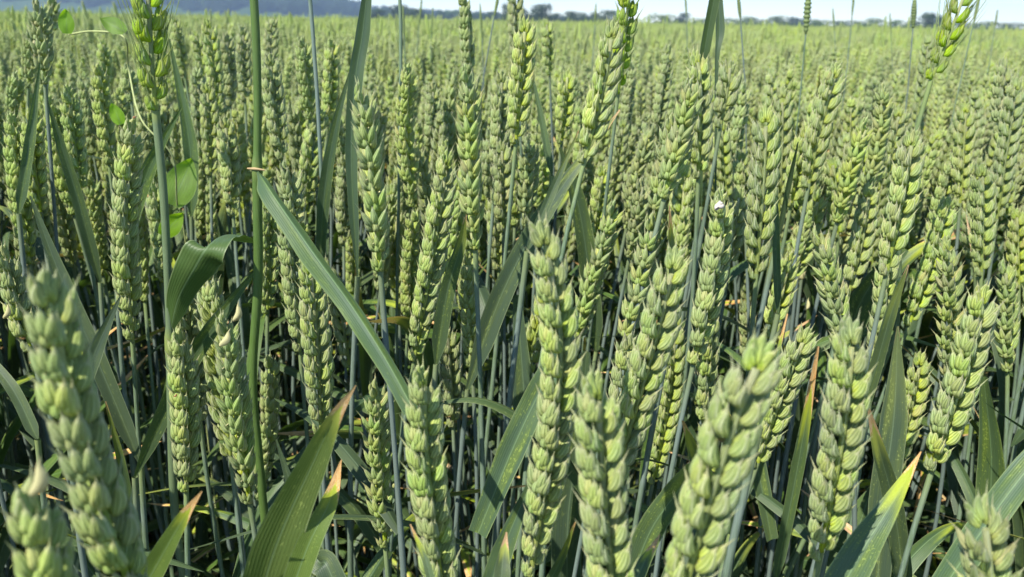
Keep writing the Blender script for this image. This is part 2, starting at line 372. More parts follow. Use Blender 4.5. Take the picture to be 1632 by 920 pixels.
# trees: tapered trunk, limbs, crown of leaf-sized faces
M_BARK = flat_material('bark', (.10, .08, .06), .9)
def tree_leaf_mat(name, c, d):
    m, t = newmat(name); n = NT(t); _, r1, r2 = n.uv('Var'); oi = n.n('ShaderNodeObjectInfo').outputs['Random']
    n.leafy(n.hsv(n.mix(r1, c, d), .5, 1, n.math('ADD', .8, n.math('MULTIPLY', oi, .4))), d, .25, .7, .2); return m
M_TL = [tree_leaf_mat('dark_tree_leaf', (.035, .062, .022), (.075, .12, .04)), tree_leaf_mat('light_tree_leaf', (.07, .12, .03), (.13, .20, .05))]
def tree_meshes(seed, kind, asp):
    r = np.random.default_rng(seed); tr = MB(); h = 1.0
    tube(tr, [(0, 0, 0), (.01, .01, .25), (-.01, .0, .5), (.01, 0, .8)], [.035, .028, .02, .006], M_BARK, 8)
    lobes = []
    for k in range(9):
        a = r.uniform(0, 6.28); q = r.uniform(.12, .42)*asp; z = r.uniform(.15, .80); c = np.array([q*math.cos(a)*(1.15-z*.5), q*math.sin(a)*(1.15-z*.5), z])
        tube(tr, [(0, 0, z*.55), c*.6+np.array([0, 0, z*.2]), c], [.014, .009, .003], M_BARK, 5); lobes.append((c, r.uniform(.17, .25)))
    lobes.append((np.array([0, 0, .45]), .34)); lobes.append((np.array([.1*asp, 0, .2]), .25)); lobes.append((np.array([-.15*asp, .05, .2]), .25)); lobes.append((np.array([0, 0, .72]), .2))
    cr = MB(); N = 4200
    for k in range(8):
        a = k*.785+r.uniform(-.3, .3); q = r.uniform(.2, .42)*asp; lobes.append((np.array([q*math.cos(a), q*math.sin(a), r.uniform(.08, .22)]), r.uniform(.16, .24)))
    P = []
    for i in range(N):
        c, q = lobes[r.integers(len(lobes))]; d = unit(r.normal(size=3)); s = q*(.55+.5*r.random()**.6)
        p = c+d*s*np.array([1.0, 1.0, .85]); p[2] = max(p[2], .01+.05*r.random()); nrm = unit(d+r.normal(size=3)*.6+np.array([0, 0, .3])); B = basis(nrm, r.normal(size=3)); w_ = r.uniform(.012, .024)
        qd = np.array([[-1, -.6, 0], [1, -.6, 0], [.8, .7, .2], [-.7, .8, -.1]])*w_
        P.append(qd @ B.T+p)
    P = np.array(P).reshape(-1, 3); cr.v = [P]; cr.n = len(P); cr.f = [np.arange(len(P)).reshape(-1, 4)]; m = M_TL[kind]; cr.mi = [np.zeros(N, np.int32)]; cr.mats = [m]
    cr.uv = [np.zeros((len(P), 2))]; cr.va = [np.repeat(r.random((N, 2)), 4, 0)]
    return tr.mesh('trunk'), cr.mesh('crown'), tr, cr
TREES = [tree_meshes(300+i, k, a) for i, (k, a) in enumerate([(0, 1.0), (0, 1.4), (1, 1.5), (0, .8), (1, 1.1)])]
# (px centre, py top, px width, distance, variant, label)
tree_rows = [
 (600, 17, 34, 420, 0, 'dark round tree at the left end of the distant tree row'),
 (640, 9, 52, 400, 1, 'widest dark tree of the left clump on the horizon, behind the thin blue stems'),
 (668, 17, 30, 430, 0, 'smaller dark tree closing the left clump on the horizon'),
 (700, 20, 34, 700, 1, None), (722, 20, 36, 720, 2, None), (745, 21, 34, 690, 1, None), (766, 24, 28, 700, 0, None),
 (786, 21, 26, 500, 0, 'small bluish tree just left of the tall dark clump on the horizon'),
 (812, 8, 24, 380, 3, 'slim tall tree rising from the left of the central dark clump'),
 (828, 14, 46, 370, 1, 'broad dark tree filling the central clump on the horizon'),
 (864, 8, 30, 380, 3, 'tall dark tree on the right of the central clump'),
 (885, 24, 22, 420, 0, 'low bush in the gap right of the central clump'),
 (907, 20, 26, 400, 0, None), (926, 22, 26, 410, 1, None), (946, 22, 30, 400, 1, None), (965, 18, 36, 390, 0, None), (990, 26, 24, 420, 2, None),
 (1055, 26, 38, 300, 2, 'single light green round bush standing alone on the horizon'),
 (1091, 23, 24, 520, 0, 'small blue-grey tree beside the tall dark blade on the horizon'),
 (1120, 33, 30, 500, 2, None), (1150, 34, 30, 500, 4, None), (1175, 33, 30, 480, 2, None), (1196, 30, 30, 420, 4, None), (1216, 34, 30, 470, 2, None), (1238, 29, 36, 420, 4, None), (1262, 30, 40, 620, 1, None), (1286, 32, 36, 640, 1, None),
 (1308, 36, 34, 450, 2, None), (1335, 37, 36, 440, 4, None), (1365, 37, 36, 450, 2, None), (1398, 33, 44, 400, 4, None), (1430, 36, 34, 430, 2, None), (1455, 37, 30, 430, 4, None),
 (1481, 22, 28, 360, 3, 'dark upright tree standing above the low hedge at right on the horizon'), (1502, 27, 26, 370, 0, 'dark tree partly behind the yellow-green bearded ear'),
 (1530, 39, 36, 440, 2, None), (1556, 40, 36, 440, 4, None), (1582, 38, 38, 400, 4, None), (1610, 40, 36, 440, 2, None), (1640, 41, 36, 440, 4, None), (1672, 41, 36, 440, 2, None)]
def hor(px): return CY-F*math.tan(R(PITCH))+0.0 + math.tan(R(ROLL))*(px-CX)
for i, (px, pt, pw, D, v, lab) in enumerate(tree_rows):
    top = at_y(px, pt-5, D); b0 = at_y(px, hor(px), D); hh = max(top[2], 3.0); wdt = pw*D/F*1.3
    tm, cm, _, _ = TREES[v]; ro = root_at('tree', (top[0], D, 0)); asp = [1.0, 1.25, 1.3, .8, 1.1][v]
    ro.scale = (wdt/(.95*asp), wdt/(.95*asp), hh/.98); ro.rotation_euler = (0, 0, i*1.7)
    if lab is None: lab = ('low pale green tree in the hedge line at right on the horizon' if px > 1100 else 'faint blue-green tree low on the horizon left of the central clump' if px < 780 else 'dark round tree in the row right of the central clump')
    grp = {'lo': 'hedge trees on the right of the horizon', 'fa': 'faint far trees left of the central clump', 'da': 'row of dark trees right of the central clump'}[lab[:2]] if tree_rows[i][5] is None else 'trees along the horizon'
    tag(ro, lab, 'tree', grp); link('trunk', tm, ro); link('crown', cm, ro)

def gn_scatter(name, protos, pts, rots, scl, idx, kind='stuff'):
    """one object: points that carry protos (meshes) as instances"""
    col = bpy.data.collections.new(name+'_kinds')
    for i, me in enumerate(protos):
        o = bpy.data.objects.new('%s_kind_%02d' % (name, i), me); col.objects.link(o)
    me = bpy.data.meshes.new(name); me.vertices.add(len(pts)); me.vertices.foreach_set('co', np.asarray(pts, np.float32).ravel())
    for nm, ty, a in (('rot', 'FLOAT_VECTOR', rots), ('scl', 'FLOAT_VECTOR', scl)):
        at = me.attributes.new(nm, ty, 'POINT'); at.data.foreach_set('vector', np.asarray(a, np.float32).ravel())
    at = me.attributes.new('kind_index', 'INT', 'POINT'); at.data.foreach_set('value', np.asarray(idx, np.int32))
    o = link(name, me); g = bpy.data.node_groups.new(name, 'GeometryNodeTree')
    g.interface.new_socket('Geometry', in_out='INPUT', socket_type='NodeSocketGeometry'); g.interface.new_socket('Geometry', in_out='OUTPUT', socket_type='NodeSocketGeometry')
    N = g.nodes; gi = N.new('NodeGroupInput'); go = N.new('NodeGroupOutput'); ip = N.new('GeometryNodeInstanceOnPoints'); ci = N.new('GeometryNodeCollectionInfo')
    ci.inputs['Collection'].default_value = col; ci.inputs['Separate Children'].default_value = True; ci.transform_space = 'ORIGINAL'
    ip.inputs['Pick Instance'].default_value = True
    def att(nm, ty):
        q = N.new('GeometryNodeInputNamedAttribute'); q.data_type = ty; q.inputs[0].default_value = nm; return q.outputs[0]
    L = g.links; L.new(gi.outputs[0], ip.inputs['Points']); L.new(ci.outputs[0], ip.inputs['Instance']); L.new(att('kind_index', 'INT'), ip.inputs['Instance Index'])
    L.new(att('rot', 'FLOAT_VECTOR'), ip.inputs['Rotation']); L.new(att('scl', 'FLOAT_VECTOR'), ip.inputs['Scale']); L.new(ip.outputs[0], go.inputs[0])
    md = o.modifiers.new('scatter', 'NODES'); md.node_group = g; o['kind'] = kind
    return o
# wooded ridge far left
def ridge_h(x): return 20+30*np.exp(-((x+700)/300)**2)+3*np.sin(x*.012)
hx, hy = np.meshgrid(np.linspace(-1900, 500, 90), np.linspace(1100, 1700, 20))
fade = np.clip((60-hx)/520, 0, 1)
HZ = ridge_h(hx)*np.sin(np.clip((hy-1100)/600, 0, 1)*math.pi)**.7*fade
m, t = newmat('hill_green'); n = NT(t); tc = n.n('ShaderNodeTexCoord').outputs['Object']
n.leafy(n.mix(n.noise(tc, .03, 4), (.03, .06, .02), (.07, .11, .04)), (0, 0, 0), 0.0, .9, .1); M_HILL = m
sheet('hill', np.stack([hx, hy, HZ-.5], -1), M_HILL)
def joined_tree(k):
    b = MB(); b.add(TREES[k][2], np.eye(4)); b.add(TREES[k][3], np.eye(4)); return b.mesh('wood_tree')
nf = 1500; fx = rng.uniform(-1500, 120, nf); fy = rng.uniform(1120, 1420, nf)
fz = ridge_h(fx)*np.sin(np.clip((fy-1100)/600, 0, 1)*math.pi)**.7*np.clip((60-fx)/520, 0, 1)
hs = rng.uniform(13, 21, nf)*np.where(fx > -250, .62, 1)
wood = gn_scatter('distant_wood', [joined_tree(k) for k in (0, 1, 3)], np.stack([fx, fy, fz-1], 1), np.stack([fx*0, fx*0, rng.uniform(0, 6.28, nf)], 1), np.stack([hs*1.1, hs*1.1, hs], 1), rng.integers(0, 3, nf))
tag(wood, 'dark blue-green wood covering the far ridge at the left', 'wood')

# ------------------------------------------------------------------ wheat plants used many times
def make_proto(seed, low=False):
    """returns dict of meshes (stem, ear, leaf...) with the root on the ground at 0,0"""
    r = random.Random(seed); H = .80; y0 = 2.0
    el = r.uniform(.072, .100); W = r.uniform(12.0, 14.2)*mm; ln = r.uniform(-.014, .014); ln2 = r.uniform(-.010, .010)
    b = np.array([0, y0, H-el]); tip = np.array([ln, y0+ln2, H]); mid = (b+tip)/2+np.array([-ln*.25, 0, 0])
    lay, P, sc = ear_layout([b, mid, tip], W, r.uniform(0, 3.14), seed)
    ear = MB(); src = (SPK if r.random() < .5 else SPK_LOOSE) if not low else SPK_LO
    for M, i in lay: ear.add(src[(i*7+seed) % len(src)], M, var=r.random())
    if not low: rachis(ear, P, sc)
    out = {}; sh = shift((0, y0, 0))
    def fin(mb): q = MB(); q.add(mb, sh); return q
    out['ear'] = fin(ear)
    st = MB(); g = (r.uniform(-.05, .05), y0+r.uniform(-.05, .05)); sp = stem_pts(b+np.array([0, 0, .002]), tip-b, g)
    stem_mesh(st, sp, 1.25*mm, seed=seed); out['stem'] = fin(st)
    out['leaf'] = []
    for k, (s0, L) in enumerate(((r.uniform(.10, .16), r.uniform(.14, .22)), (r.uniform(.27, .36), r.uniform(.2, .28)), (r.uniform(.45, .55), r.uniform(.2, .28)))):
        p = spline(sp, 40); seg = np.concatenate([[0], np.cumsum(np.linalg.norm(np.diff(p, axis=0), axis=1))])
        p0 = np.array([np.interp(s0, seg, p[:, q]) for q in range(3)]); a = r.uniform(0, 6.28); d = np.array([math.cos(a), math.sin(a), 0])
        up = r.uniform(.55, .95) if k == 0 else r.uniform(.2, .9); droop = r.uniform(.1, .5) if k == 0 else r.uniform(.4, 1.2)
        z = np.array([0, 0, 1.0]); o_ = math.sqrt(max(0, 1-up*up))
        pts = [p0, p0+L*.33*(d*o_*.7+z*up), p0+L*.66*(d*o_+z*up*.85), p0+L*(d*(o_+.22*droop)+z*(up*.85-.35*droop))]
        lf = MB(); ribbon(lf, pts, r.uniform(9, 14)*mm, M_LEAF if r.random() < .7 else M_BLUE, side=np.cross(d, z), twist=(r.uniform(-.6, .6), r.uniform(-1.2, 1.2)), fold=.35, var=(r.choice([0, 0, .5, .9]), r.random()**1.5), n=8 if low else 22, nsx=3 if low else 5, seed=seed+k)
        out['leaf'].append(fin(lf))
    return out
PR = [make_proto(500+i) for i in range(16)]
PM = [{'stem': p['stem'].mesh('stem'), 'ear': p['ear'].mesh('ear'), 'leaf': [q.mesh('leaf') for q in p['leaf']]} for p in PR]
def joined(p, leaves=3):
    b = MB(); I = np.eye(4); b.add(p['stem'], I); b.add(p['ear'], I)
    for q in p['leaf'][:leaves]: b.add(q, I)
    return b
PJ = [joined(p).mesh('wheat_plant') for p in PR]
# cheap spikelet lumps for the far crop
def low_plant(seed, q=1):
    r = random.Random(seed); b = MB(); H = .80; el = r.uniform(.07, .1); n_ = 9 if q else 5; a0 = r.uniform(0, 3.14); ln = np.array([r.uniform(-.015, .015), r.uniform(-.015, .015), 0])
    for i in range(n_*2):
        f = i/(n_*2); a = a0+(0 if i % 2 else math.pi); d = np.array([math.cos(a), math.sin(a), 0]); k = (.7+.3*min(1, f*4))*(1-.35*max(0, f-.7)/.3)
        c = np.array([0, 0, H-el+f*el*.93])+ln*f; hgt = .011*k*(1 if q else 1.8); wd = .0052*k
        s_ = np.array([-d[1], d[0], 0]); rings = []
        for z, rr, oo in ((0, .35, .15), (.45, 1, .62), (.8, .6, .85), (1, .02, 1.05)):
            cc = c+np.array([0, 0, z*hgt])+d*oo*wd*.95
            rings.append([cc+(d*math.cos(t)*.8+s_*math.sin(t)*1.15)*rr*wd for t in np.linspace(0, 2*math.pi, 6 if q else 5)])
        G = np.array(rings); U, V = np.meshgrid(np.linspace(.3, .7, G.shape[1]), [0, .45, .8, 1]); b.grid(G, M_HUSK, U, V, (r.random(), r.random()))
    st = [(0, 0, H-el), (0, 0, .5), (r.uniform(-.03, .03), r.uniform(-.03, .03), .1 if q else .45)]; tube(b, spline(st, 4), .0015, M_STEM, 4)
    for k in range(2 if q else 1):
        a = r.uniform(0, 6.28); d = np.array([math.cos(a), math.sin(a), 0]); L = r.uniform(.09, .15); z0 = r.uniform(.5, .62)
        ribbon(b, [(0, 0, z0), d*L*.25+np.array([0, 0, z0+L*.6]), d*L*.5+np.array([0, 0, z0+L*.95])], 8*mm, M_LEAF, side=np.cross(d, (0, 0, 1)), n=5, nsx=3)
    return b
def patch(seed, size, count, q):
    r = random.Random(seed); b = MB(); lp = [low_plant(seed*31+i, q) for i in range(8)]
    for i in range(count):
        a = r.uniform(0, 6.28); s = r.uniform(.92, 1.10)*(1.10 if r.random() < .03 else 1); ca, sa = math.cos(a), math.sin(a)
        tx, ty = r.gauss(0, .05), r.gauss(0, .05)
        M = np.array([[ca, -sa, tx, r.uniform(-.5, .5)*size], [sa, ca, ty, r.uniform(-.5, .5)*size], [0, 0, s, 0], [0, 0, 0, 1]])
        M[:3, 3] -= M[:3, 2]*0; b.add(lp[i % 8], M, var=r.random())
    return b.mesh('wheat_patch')
PATCH1 = [patch(900+i, .5, 110, 1) for i in range(5)]
PATCH2 = [patch(950+i, 2.0, 520, 0) for i in range(4)]
CAN = .845/.80      # mean canopy height over the prototype height

# ------------------------------------------------------------------ wheat ears one can point to in the photograph
# tip, (middle), base in photo pixels; width px; turn of the spikelet rows in degrees; kind n tight / l loose; label
E = [
 ((72,425),(125,690),(225,985),104,55,'n','large blurred wheat ear, pale at its tip, rising close to the lens at far left'),
 ((50,765),None,(105,1130),108,60,'n','blurred wheat ear with a cream dead tip in the bottom left corner'),
 ((950,592),(962,780),(985,1060),86,35,'n','large blurred upright ear standing before the leaning ear at lower centre'),
 ((1225,540),(1155,720),(1070,1010),98,12,'n','big bright close ear leaning right with plump husks, brown fleck on one husk'),
 ((1566,795),None,(1600,1130),84,50,'l','wheat ear only whose pointed top shows in the bottom right corner'),
 ((1080,392),(1040,560),(975,780),64,14,'n','plump pale ear leaning right whose foot is hidden by the blurred upright ear'),
 ((862,348),(893,590),(846,915),74,40,'n','longest ear at lower centre, bowed, with three columns of plump husks'),
 ((675,580),(680,730),(712,1010),70,42,'n','tall plump ear at the bottom centre beside the tip of the long folded leaf'),
 ((602,605),(603,740),(614,870),46,60,'l','slim ear just left of the plump bottom centre ear, ending above the frame edge'),
 ((577,128),(592,270),(606,432),54,85,'l','bright fanned ear on a bare straw right below the broad upright bluish blade'),
 ((492,408),(505,540),(512,692),46,18,'n','ear of two neat husk rows just below the long folded leaf'),
 ((456,335),(470,450),(478,560),38,30,'n','ear half covered by the long folded leaf, right of the thick straw'),
 ((716,238),(692,400),(660,575),42,22,'n','ear leaning right with two dark-edged husk rows, left of the speckled dark blade'),
 ((738,-20),None,(748,135),27,70,'n','slim ear crossing the horizon straight above the tall loose centre ear'),
 ((746,100),(750,250),(757,398),46,80,'l','tall loose ear in the upper centre under the slim horizon ear'),
 ((745,395),(748,500),(754,608),38,85,'l','fanned ear directly below the tall loose centre ear, on a bare straw'),
 ((286,520),(295,650),(297,782),48,45,'n','ear with a brown fleck standing in front of the broad bent leaf stalk'),
 ((358,500),(375,650),(398,800),54,70,'l','thick ear with a loose cream husk at its top, left of the thick straw foot'),
 ((432,565),(428,680),(412,796),36,60,'n','narrow darker ear tucked just right of the thick straw foot'),
 ((213,187),(200,370),(211,540),44,40,'n','tall ear with a brown insect spot on top and a white straw below, upper left'),
 ((145,278),(152,360),(165,438),28,60,'l','short ear left of the tall brown-spotted ear'),
 ((176,243),(182,330),(190,420),24,60,'l','small loose ear squeezed against the left side of the brown-spotted ear'),
 ((80,150),(92,250),(118,342),32,55,'n','ear behind the dark blade at upper left, on a thin green straw'),
 ((110,133),(118,220),(130,310),32,30,'n','ear with spiky husks right of the dark blade at upper left'),
 ((157,100),(165,180),(174,262),30,50,'n','dense ear behind and above the small loose ear at upper left'),
 ((22,180),(30,300),(48,420),34,45,'n','upright ear near the left edge above the drooping corner ear'),
 ((2,390),(25,470),(50,560),42,28,'n','ear leaning left at the left edge with a cream husk beside it'),
 ((35,330),(38,380),(46,470),30,50,'n','shaded ear between the left edge ears'),
 ((165,60),(167,100),(170,140),22,20,'n','tiny ear with split husks below the round weed leaf'),
 ((84,-5),(82,30),(80,55),22,30,'n','pale yellow ear crossing the horizon at upper left'),
 ((62,-5),(66,60),(72,135),34,60,'l','blurred green ear left of the pale yellow ear at the top left'),
 ((50,45),(48,80),(45,140),24,60,'l','ear with dead cream husks near the top left corner'),
 ((277,23),(285,70),(294,120),20,40,'n','small ear right of the bright lime ear, near the horizon'),
 ((310,47),(318,85),(326,125),20,10,'n','small two-rowed ear third right of the bright lime ear'),
 ((330,27),(340,100),(347,174),26,12,'n','two-rowed ear on a bare straw left of the thick straw, near the horizon'),
 ((362,50),(364,110),(368,170),25,50,'n','small ear second left of the thick straw near the horizon'),
 ((388,40),(388,100),(391,162),23,20,'n','small ear touching the left of the thick straw near the horizon'),
 ((329,130),(335,200),(336,280),28,12,'n','two-rowed ear on a white straw above the broad bent leaf'),
 ((313,168),(312,250),(312,335),26,60,'n','ear left of the white-strawed two-rowed ear above the broad bent leaf'),
 ((358,183),(366,260),(372,345),32,35,'n','ear halfway between the white-strawed ear and the thick straw'),
 ((322,232),(322,320),(320,380),26,55,'n','shaded ear whose foot touches the broad bent leaf'),
 ((242,290),(252,350),(262,430),32,50,'n','ear crossed by the thin grey straw of the lime ear'),
 ((318,320),(308,370),(295,430),22,20,'n','thin yellowish ear just above the broad bent leaf'),
 ((484,57),(487,125),(494,190),29,60,'l','loose ear on a bare white straw in the upper left middle'),
 ((430,82),(438,170),(450,255),32,30,'n','ear right beside the thick straw in the upper left'),
 ((456,255),(462,300),(472,370),38,60,'l','ear whose top rises right behind the shoulder of the long folded leaf'),
 ((560,375),(562,440),(566,500),26,30,'n','small ear low behind the long folded leaf'),
 ((552,245),(548,330),(548,390),28,35,'n','green two-rowed ear just left of the bright fanned ear'),
 ((430,300),(428,400),(426,500),34,25,'n','ear pressed against the right side of the thick straw at mid height'),
 ((655,100),(645,200),(658,330),34,60,'l','ear at upper centre left of the narrow upright blade'),
 ((690,130),(690,190),(682,250),26,30,'n','ear above the right-leaning ear with dark-edged husks'),
 ((838,25),(832,120),(822,230),38,20,'n','broad ear under the central dark tree clump'),
 ((818,-30),(822,20),(826,110),26,15,'n','ear standing above the horizon in front of the central dark trees'),
 ((870,28),(874,70),(876,120),22,40,'n','slim ear beside the narrow dark blade at upper centre'),
 ((980,30),(960,150),(930,262),44,14,'n','large two-rowed ear leaning right under the tall bearded ear'),
 ((1006,-70),(1000,20),(985,150),34,50,'r','tall bearded green ear crossing the horizon at upper centre right'),
 ((962,262),(955,330),(945,410),30,30,'n','small ear at centre above the cluster of leaning ears'),
 ((985,318),(950,430),(918,548),42,70,'l','ear leaning right, leftmost of the centre cluster of leaning ears'),
 ((1045,338),(1022,450),(992,565),46,70,'l','ear leaning right in the middle of the centre cluster'),
 ((1108,122),(1085,220),(1058,318),48,75,'l','bright ear leaning right below the dark upright blade'),
 ((1075,180),(1062,260),(1040,360),40,60,'l','ear left behind the bright leaning ear below the dark upright blade'),
 ((1078,500),(1066,640),(1040,770),38,22,'n','two-rowed ear low between the pale plump ear and the close bright ear'),
 ((1154,298),(1138,440),(1105,580),48,60,'n','ear that carries the tiny white snail near its top'),
 ((1126,455),(1128,560),(1122,690),42,60,'n','ear on the lower right of the snail ear, two rounded rows'),
 ((1150,190),(1152,260),(1160,320),28,25,'n','ear above the snail ear'),
 ((1222,165),(1216,300),(1205,445),46,8,'n','plump two-rowed ear on a bare straw with a dark blade along its right side'),
 ((1247,135),(1246,240),(1240,355),32,10,'n','two-rowed ear half hidden right of the dark narrow blade'),
 ((1190,480),(1192,540),(1188,600),28,50,'n','short ear under the plump two-rowed ear, left of its straw'),
 ((1337,98),(1308,200),(1288,300),38,14,'n','two-rowed ear leaning right in the upper right, speck on its tip'),
 ((1300,200),(1290,270),(1282,340),34,40,'n','ear left below the speck-tipped leaning ear'),
 ((1412,130),(1400,230),(1372,345),36,80,'l','fanned yellow-green ear leaning right on a bare straw in the upper right'),
 ((1457,203),(1440,310),(1412,440),46,30,'n','tall ear directly below the foot of the bright bearded ear'),
 ((1420,395),(1408,480),(1392,600),40,60,'n','ear below the tall ear, left of the dark pointed blade at right'),
 ((1514,312),(1485,420),(1448,520),36,35,'n','ear leaning right between the tall right ear and the right edge ears'),
 ((1508,375),(1515,480),(1512,620),40,60,'l','upright ear whose foot meets the yellow-topped leaning ear'),
 ((1575,450),(1535,600),(1485,750),56,45,'n','yellow-topped plump ear leaning right on a thick pale straw, lower right'),
 ((1603,412),(1604,500),(1606,592),38,80,'l','short fanned ear close to the right edge at mid height'),
 ((1566,258),(1566,350),(1564,440),36,35,'n','upright ear near the right edge in the upper right'),
 ((1540,160),(1535,240),(1530,330),30,20,'n','ear left behind the upright right edge ear'),
 ((1600,190),(1602,270),(1606,350),28,40,'n','ear at the right edge above the short fanned ear'),
 ((1360,508),(1345,680),(1306,890),74,32,'n','largest clear ear at lower right with long bristly tip husks'),
 ((1302,360),(1328,470),(1345,580),48,85,'l','bristly ear leaning left just above the largest lower right ear'),
 ((1310,300),(1285,380),(1262,450),34,50,'l','ear leaning right with curled dry husks, right of the plump two-rowed ear'),
 ((1290,520),(1250,620),(1205,745),46,30,'n','ear leaning right behind the close bright ear'),
 ((1325,250),(1332,300),(1335,380),32,30,'n','ear above the bristly left-leaning ear'),
 ((935,560),(925,600),(915,660),34,60,'n','ear tucked behind the longest bowed ear, to its right'),
 ((712,520),(718,590),(722,680),34,40,'n','shaded ear behind the top of the plump bottom centre ear'),
 ((1620,330),(1622,390),(1624,460),30,30,'n','ear cut by the right edge of the picture'),
 ((868,230),(862,300),(858,350),30,60,'l','loose ear just above the longest bowed ear'),
 ((790,300),(792,370),(795,430),30,20,'n','ear right of the tall loose centre ear, above the broad speckled blade'),
 ((1387,188),(1360,260),(1334,355),38,80,'l','loose ear leaning right just left of the fanned yellow-green ear'),
 ((1622,122),(1604,240),(1588,355),32,20,'n','ear leaning right beside the right edge above the upright edge ear'),
 ((1603,92),(1597,150),(1592,213),28,50,'n','small ear near the right edge, highest of the edge ears'),
 ((1550,318),(1550,370),(1553,425),30,30,'n','shaded ear touching the left of the upright right edge ear'),
 ((1110,78),(1116,160),(1113,285),40,35,'n','ear directly right of the bright leaning ear, under the dark upright blade'),
 ((1166,93),(1158,150),(1148,205),36,15,'n','two-rowed ear right of the dark upright blade in the upper field'),
 ((1290,198),(1274,260),(1260,330),34,30,'n','ear between the dark narrow blade and the speck-tipped ear'),
 ((1180,298),(1172,360),(1162,425),34,15,'n','ear tucked behind the right side of the snail ear'),
 ((783,203),(781,250),(780,315),28,50,'n','small ear right of the tall loose centre ear, at the height of its middle'),
 ((800,222),(801,290),(802,370),33,25,'n','ear above the top of the broad speckled blade, with paler husks'),
 ((846,214),(842,280),(838,362),35,75,'l','loose ear touching the upper left of the longest bowed ear'),
 ((28,112),(24,145),(18,185),27,60,'n','small ear above the upright left edge ear'),
 ((55,172),(52,240),(66,345),34,30,'n','ear between the upright left edge ear and the dark-bladed ear'),
 ((205,98),(207,130),(210,162),26,40,'n','small ear directly above the brown-spotted ear'),
 ((1026,283),(1018,340),(1003,410),34,70,'l','small loose ear standing above the centre cluster'),
 ((1008,530),(990,640),(968,745),46,35,'n','ear squeezed between the blurred upright ear and the pale plump ear'),
 ((1388,290),(1375,380),(1352,470),36,25,'n','ear leaning right between the fanned yellow-green ear and the bristly ear'),
 ((1180,235),(1184,300),(1188,370),30,60,'n','ear left of the plump two-rowed ear, higher than its foot'),
 ((1265,400),(1245,470),(1225,540),36,40,'n','ear right of the short ear under the plump two-rowed ear'),
 ((800,110),(798,190),(790,280),32,35,'n','ear between the tall loose centre ear and the broad ear under the trees'),
 ((905,110),(902,160),(895,230),30,15,'n','ear left of the large two-rowed leaning ear'),
 ((530,60),(528,120),(522,200),26,40,'n','ear left of the broad smooth bluish blade near the horizon'),
 ((1470,560),(1450,660),(1420,760),38,30,'n','shaded ear left of the yellow-topped plump ear'),
 ((820,240),(822,300),(820,360),28,50,'n','ear above the broad speckled blade at centre'),
]
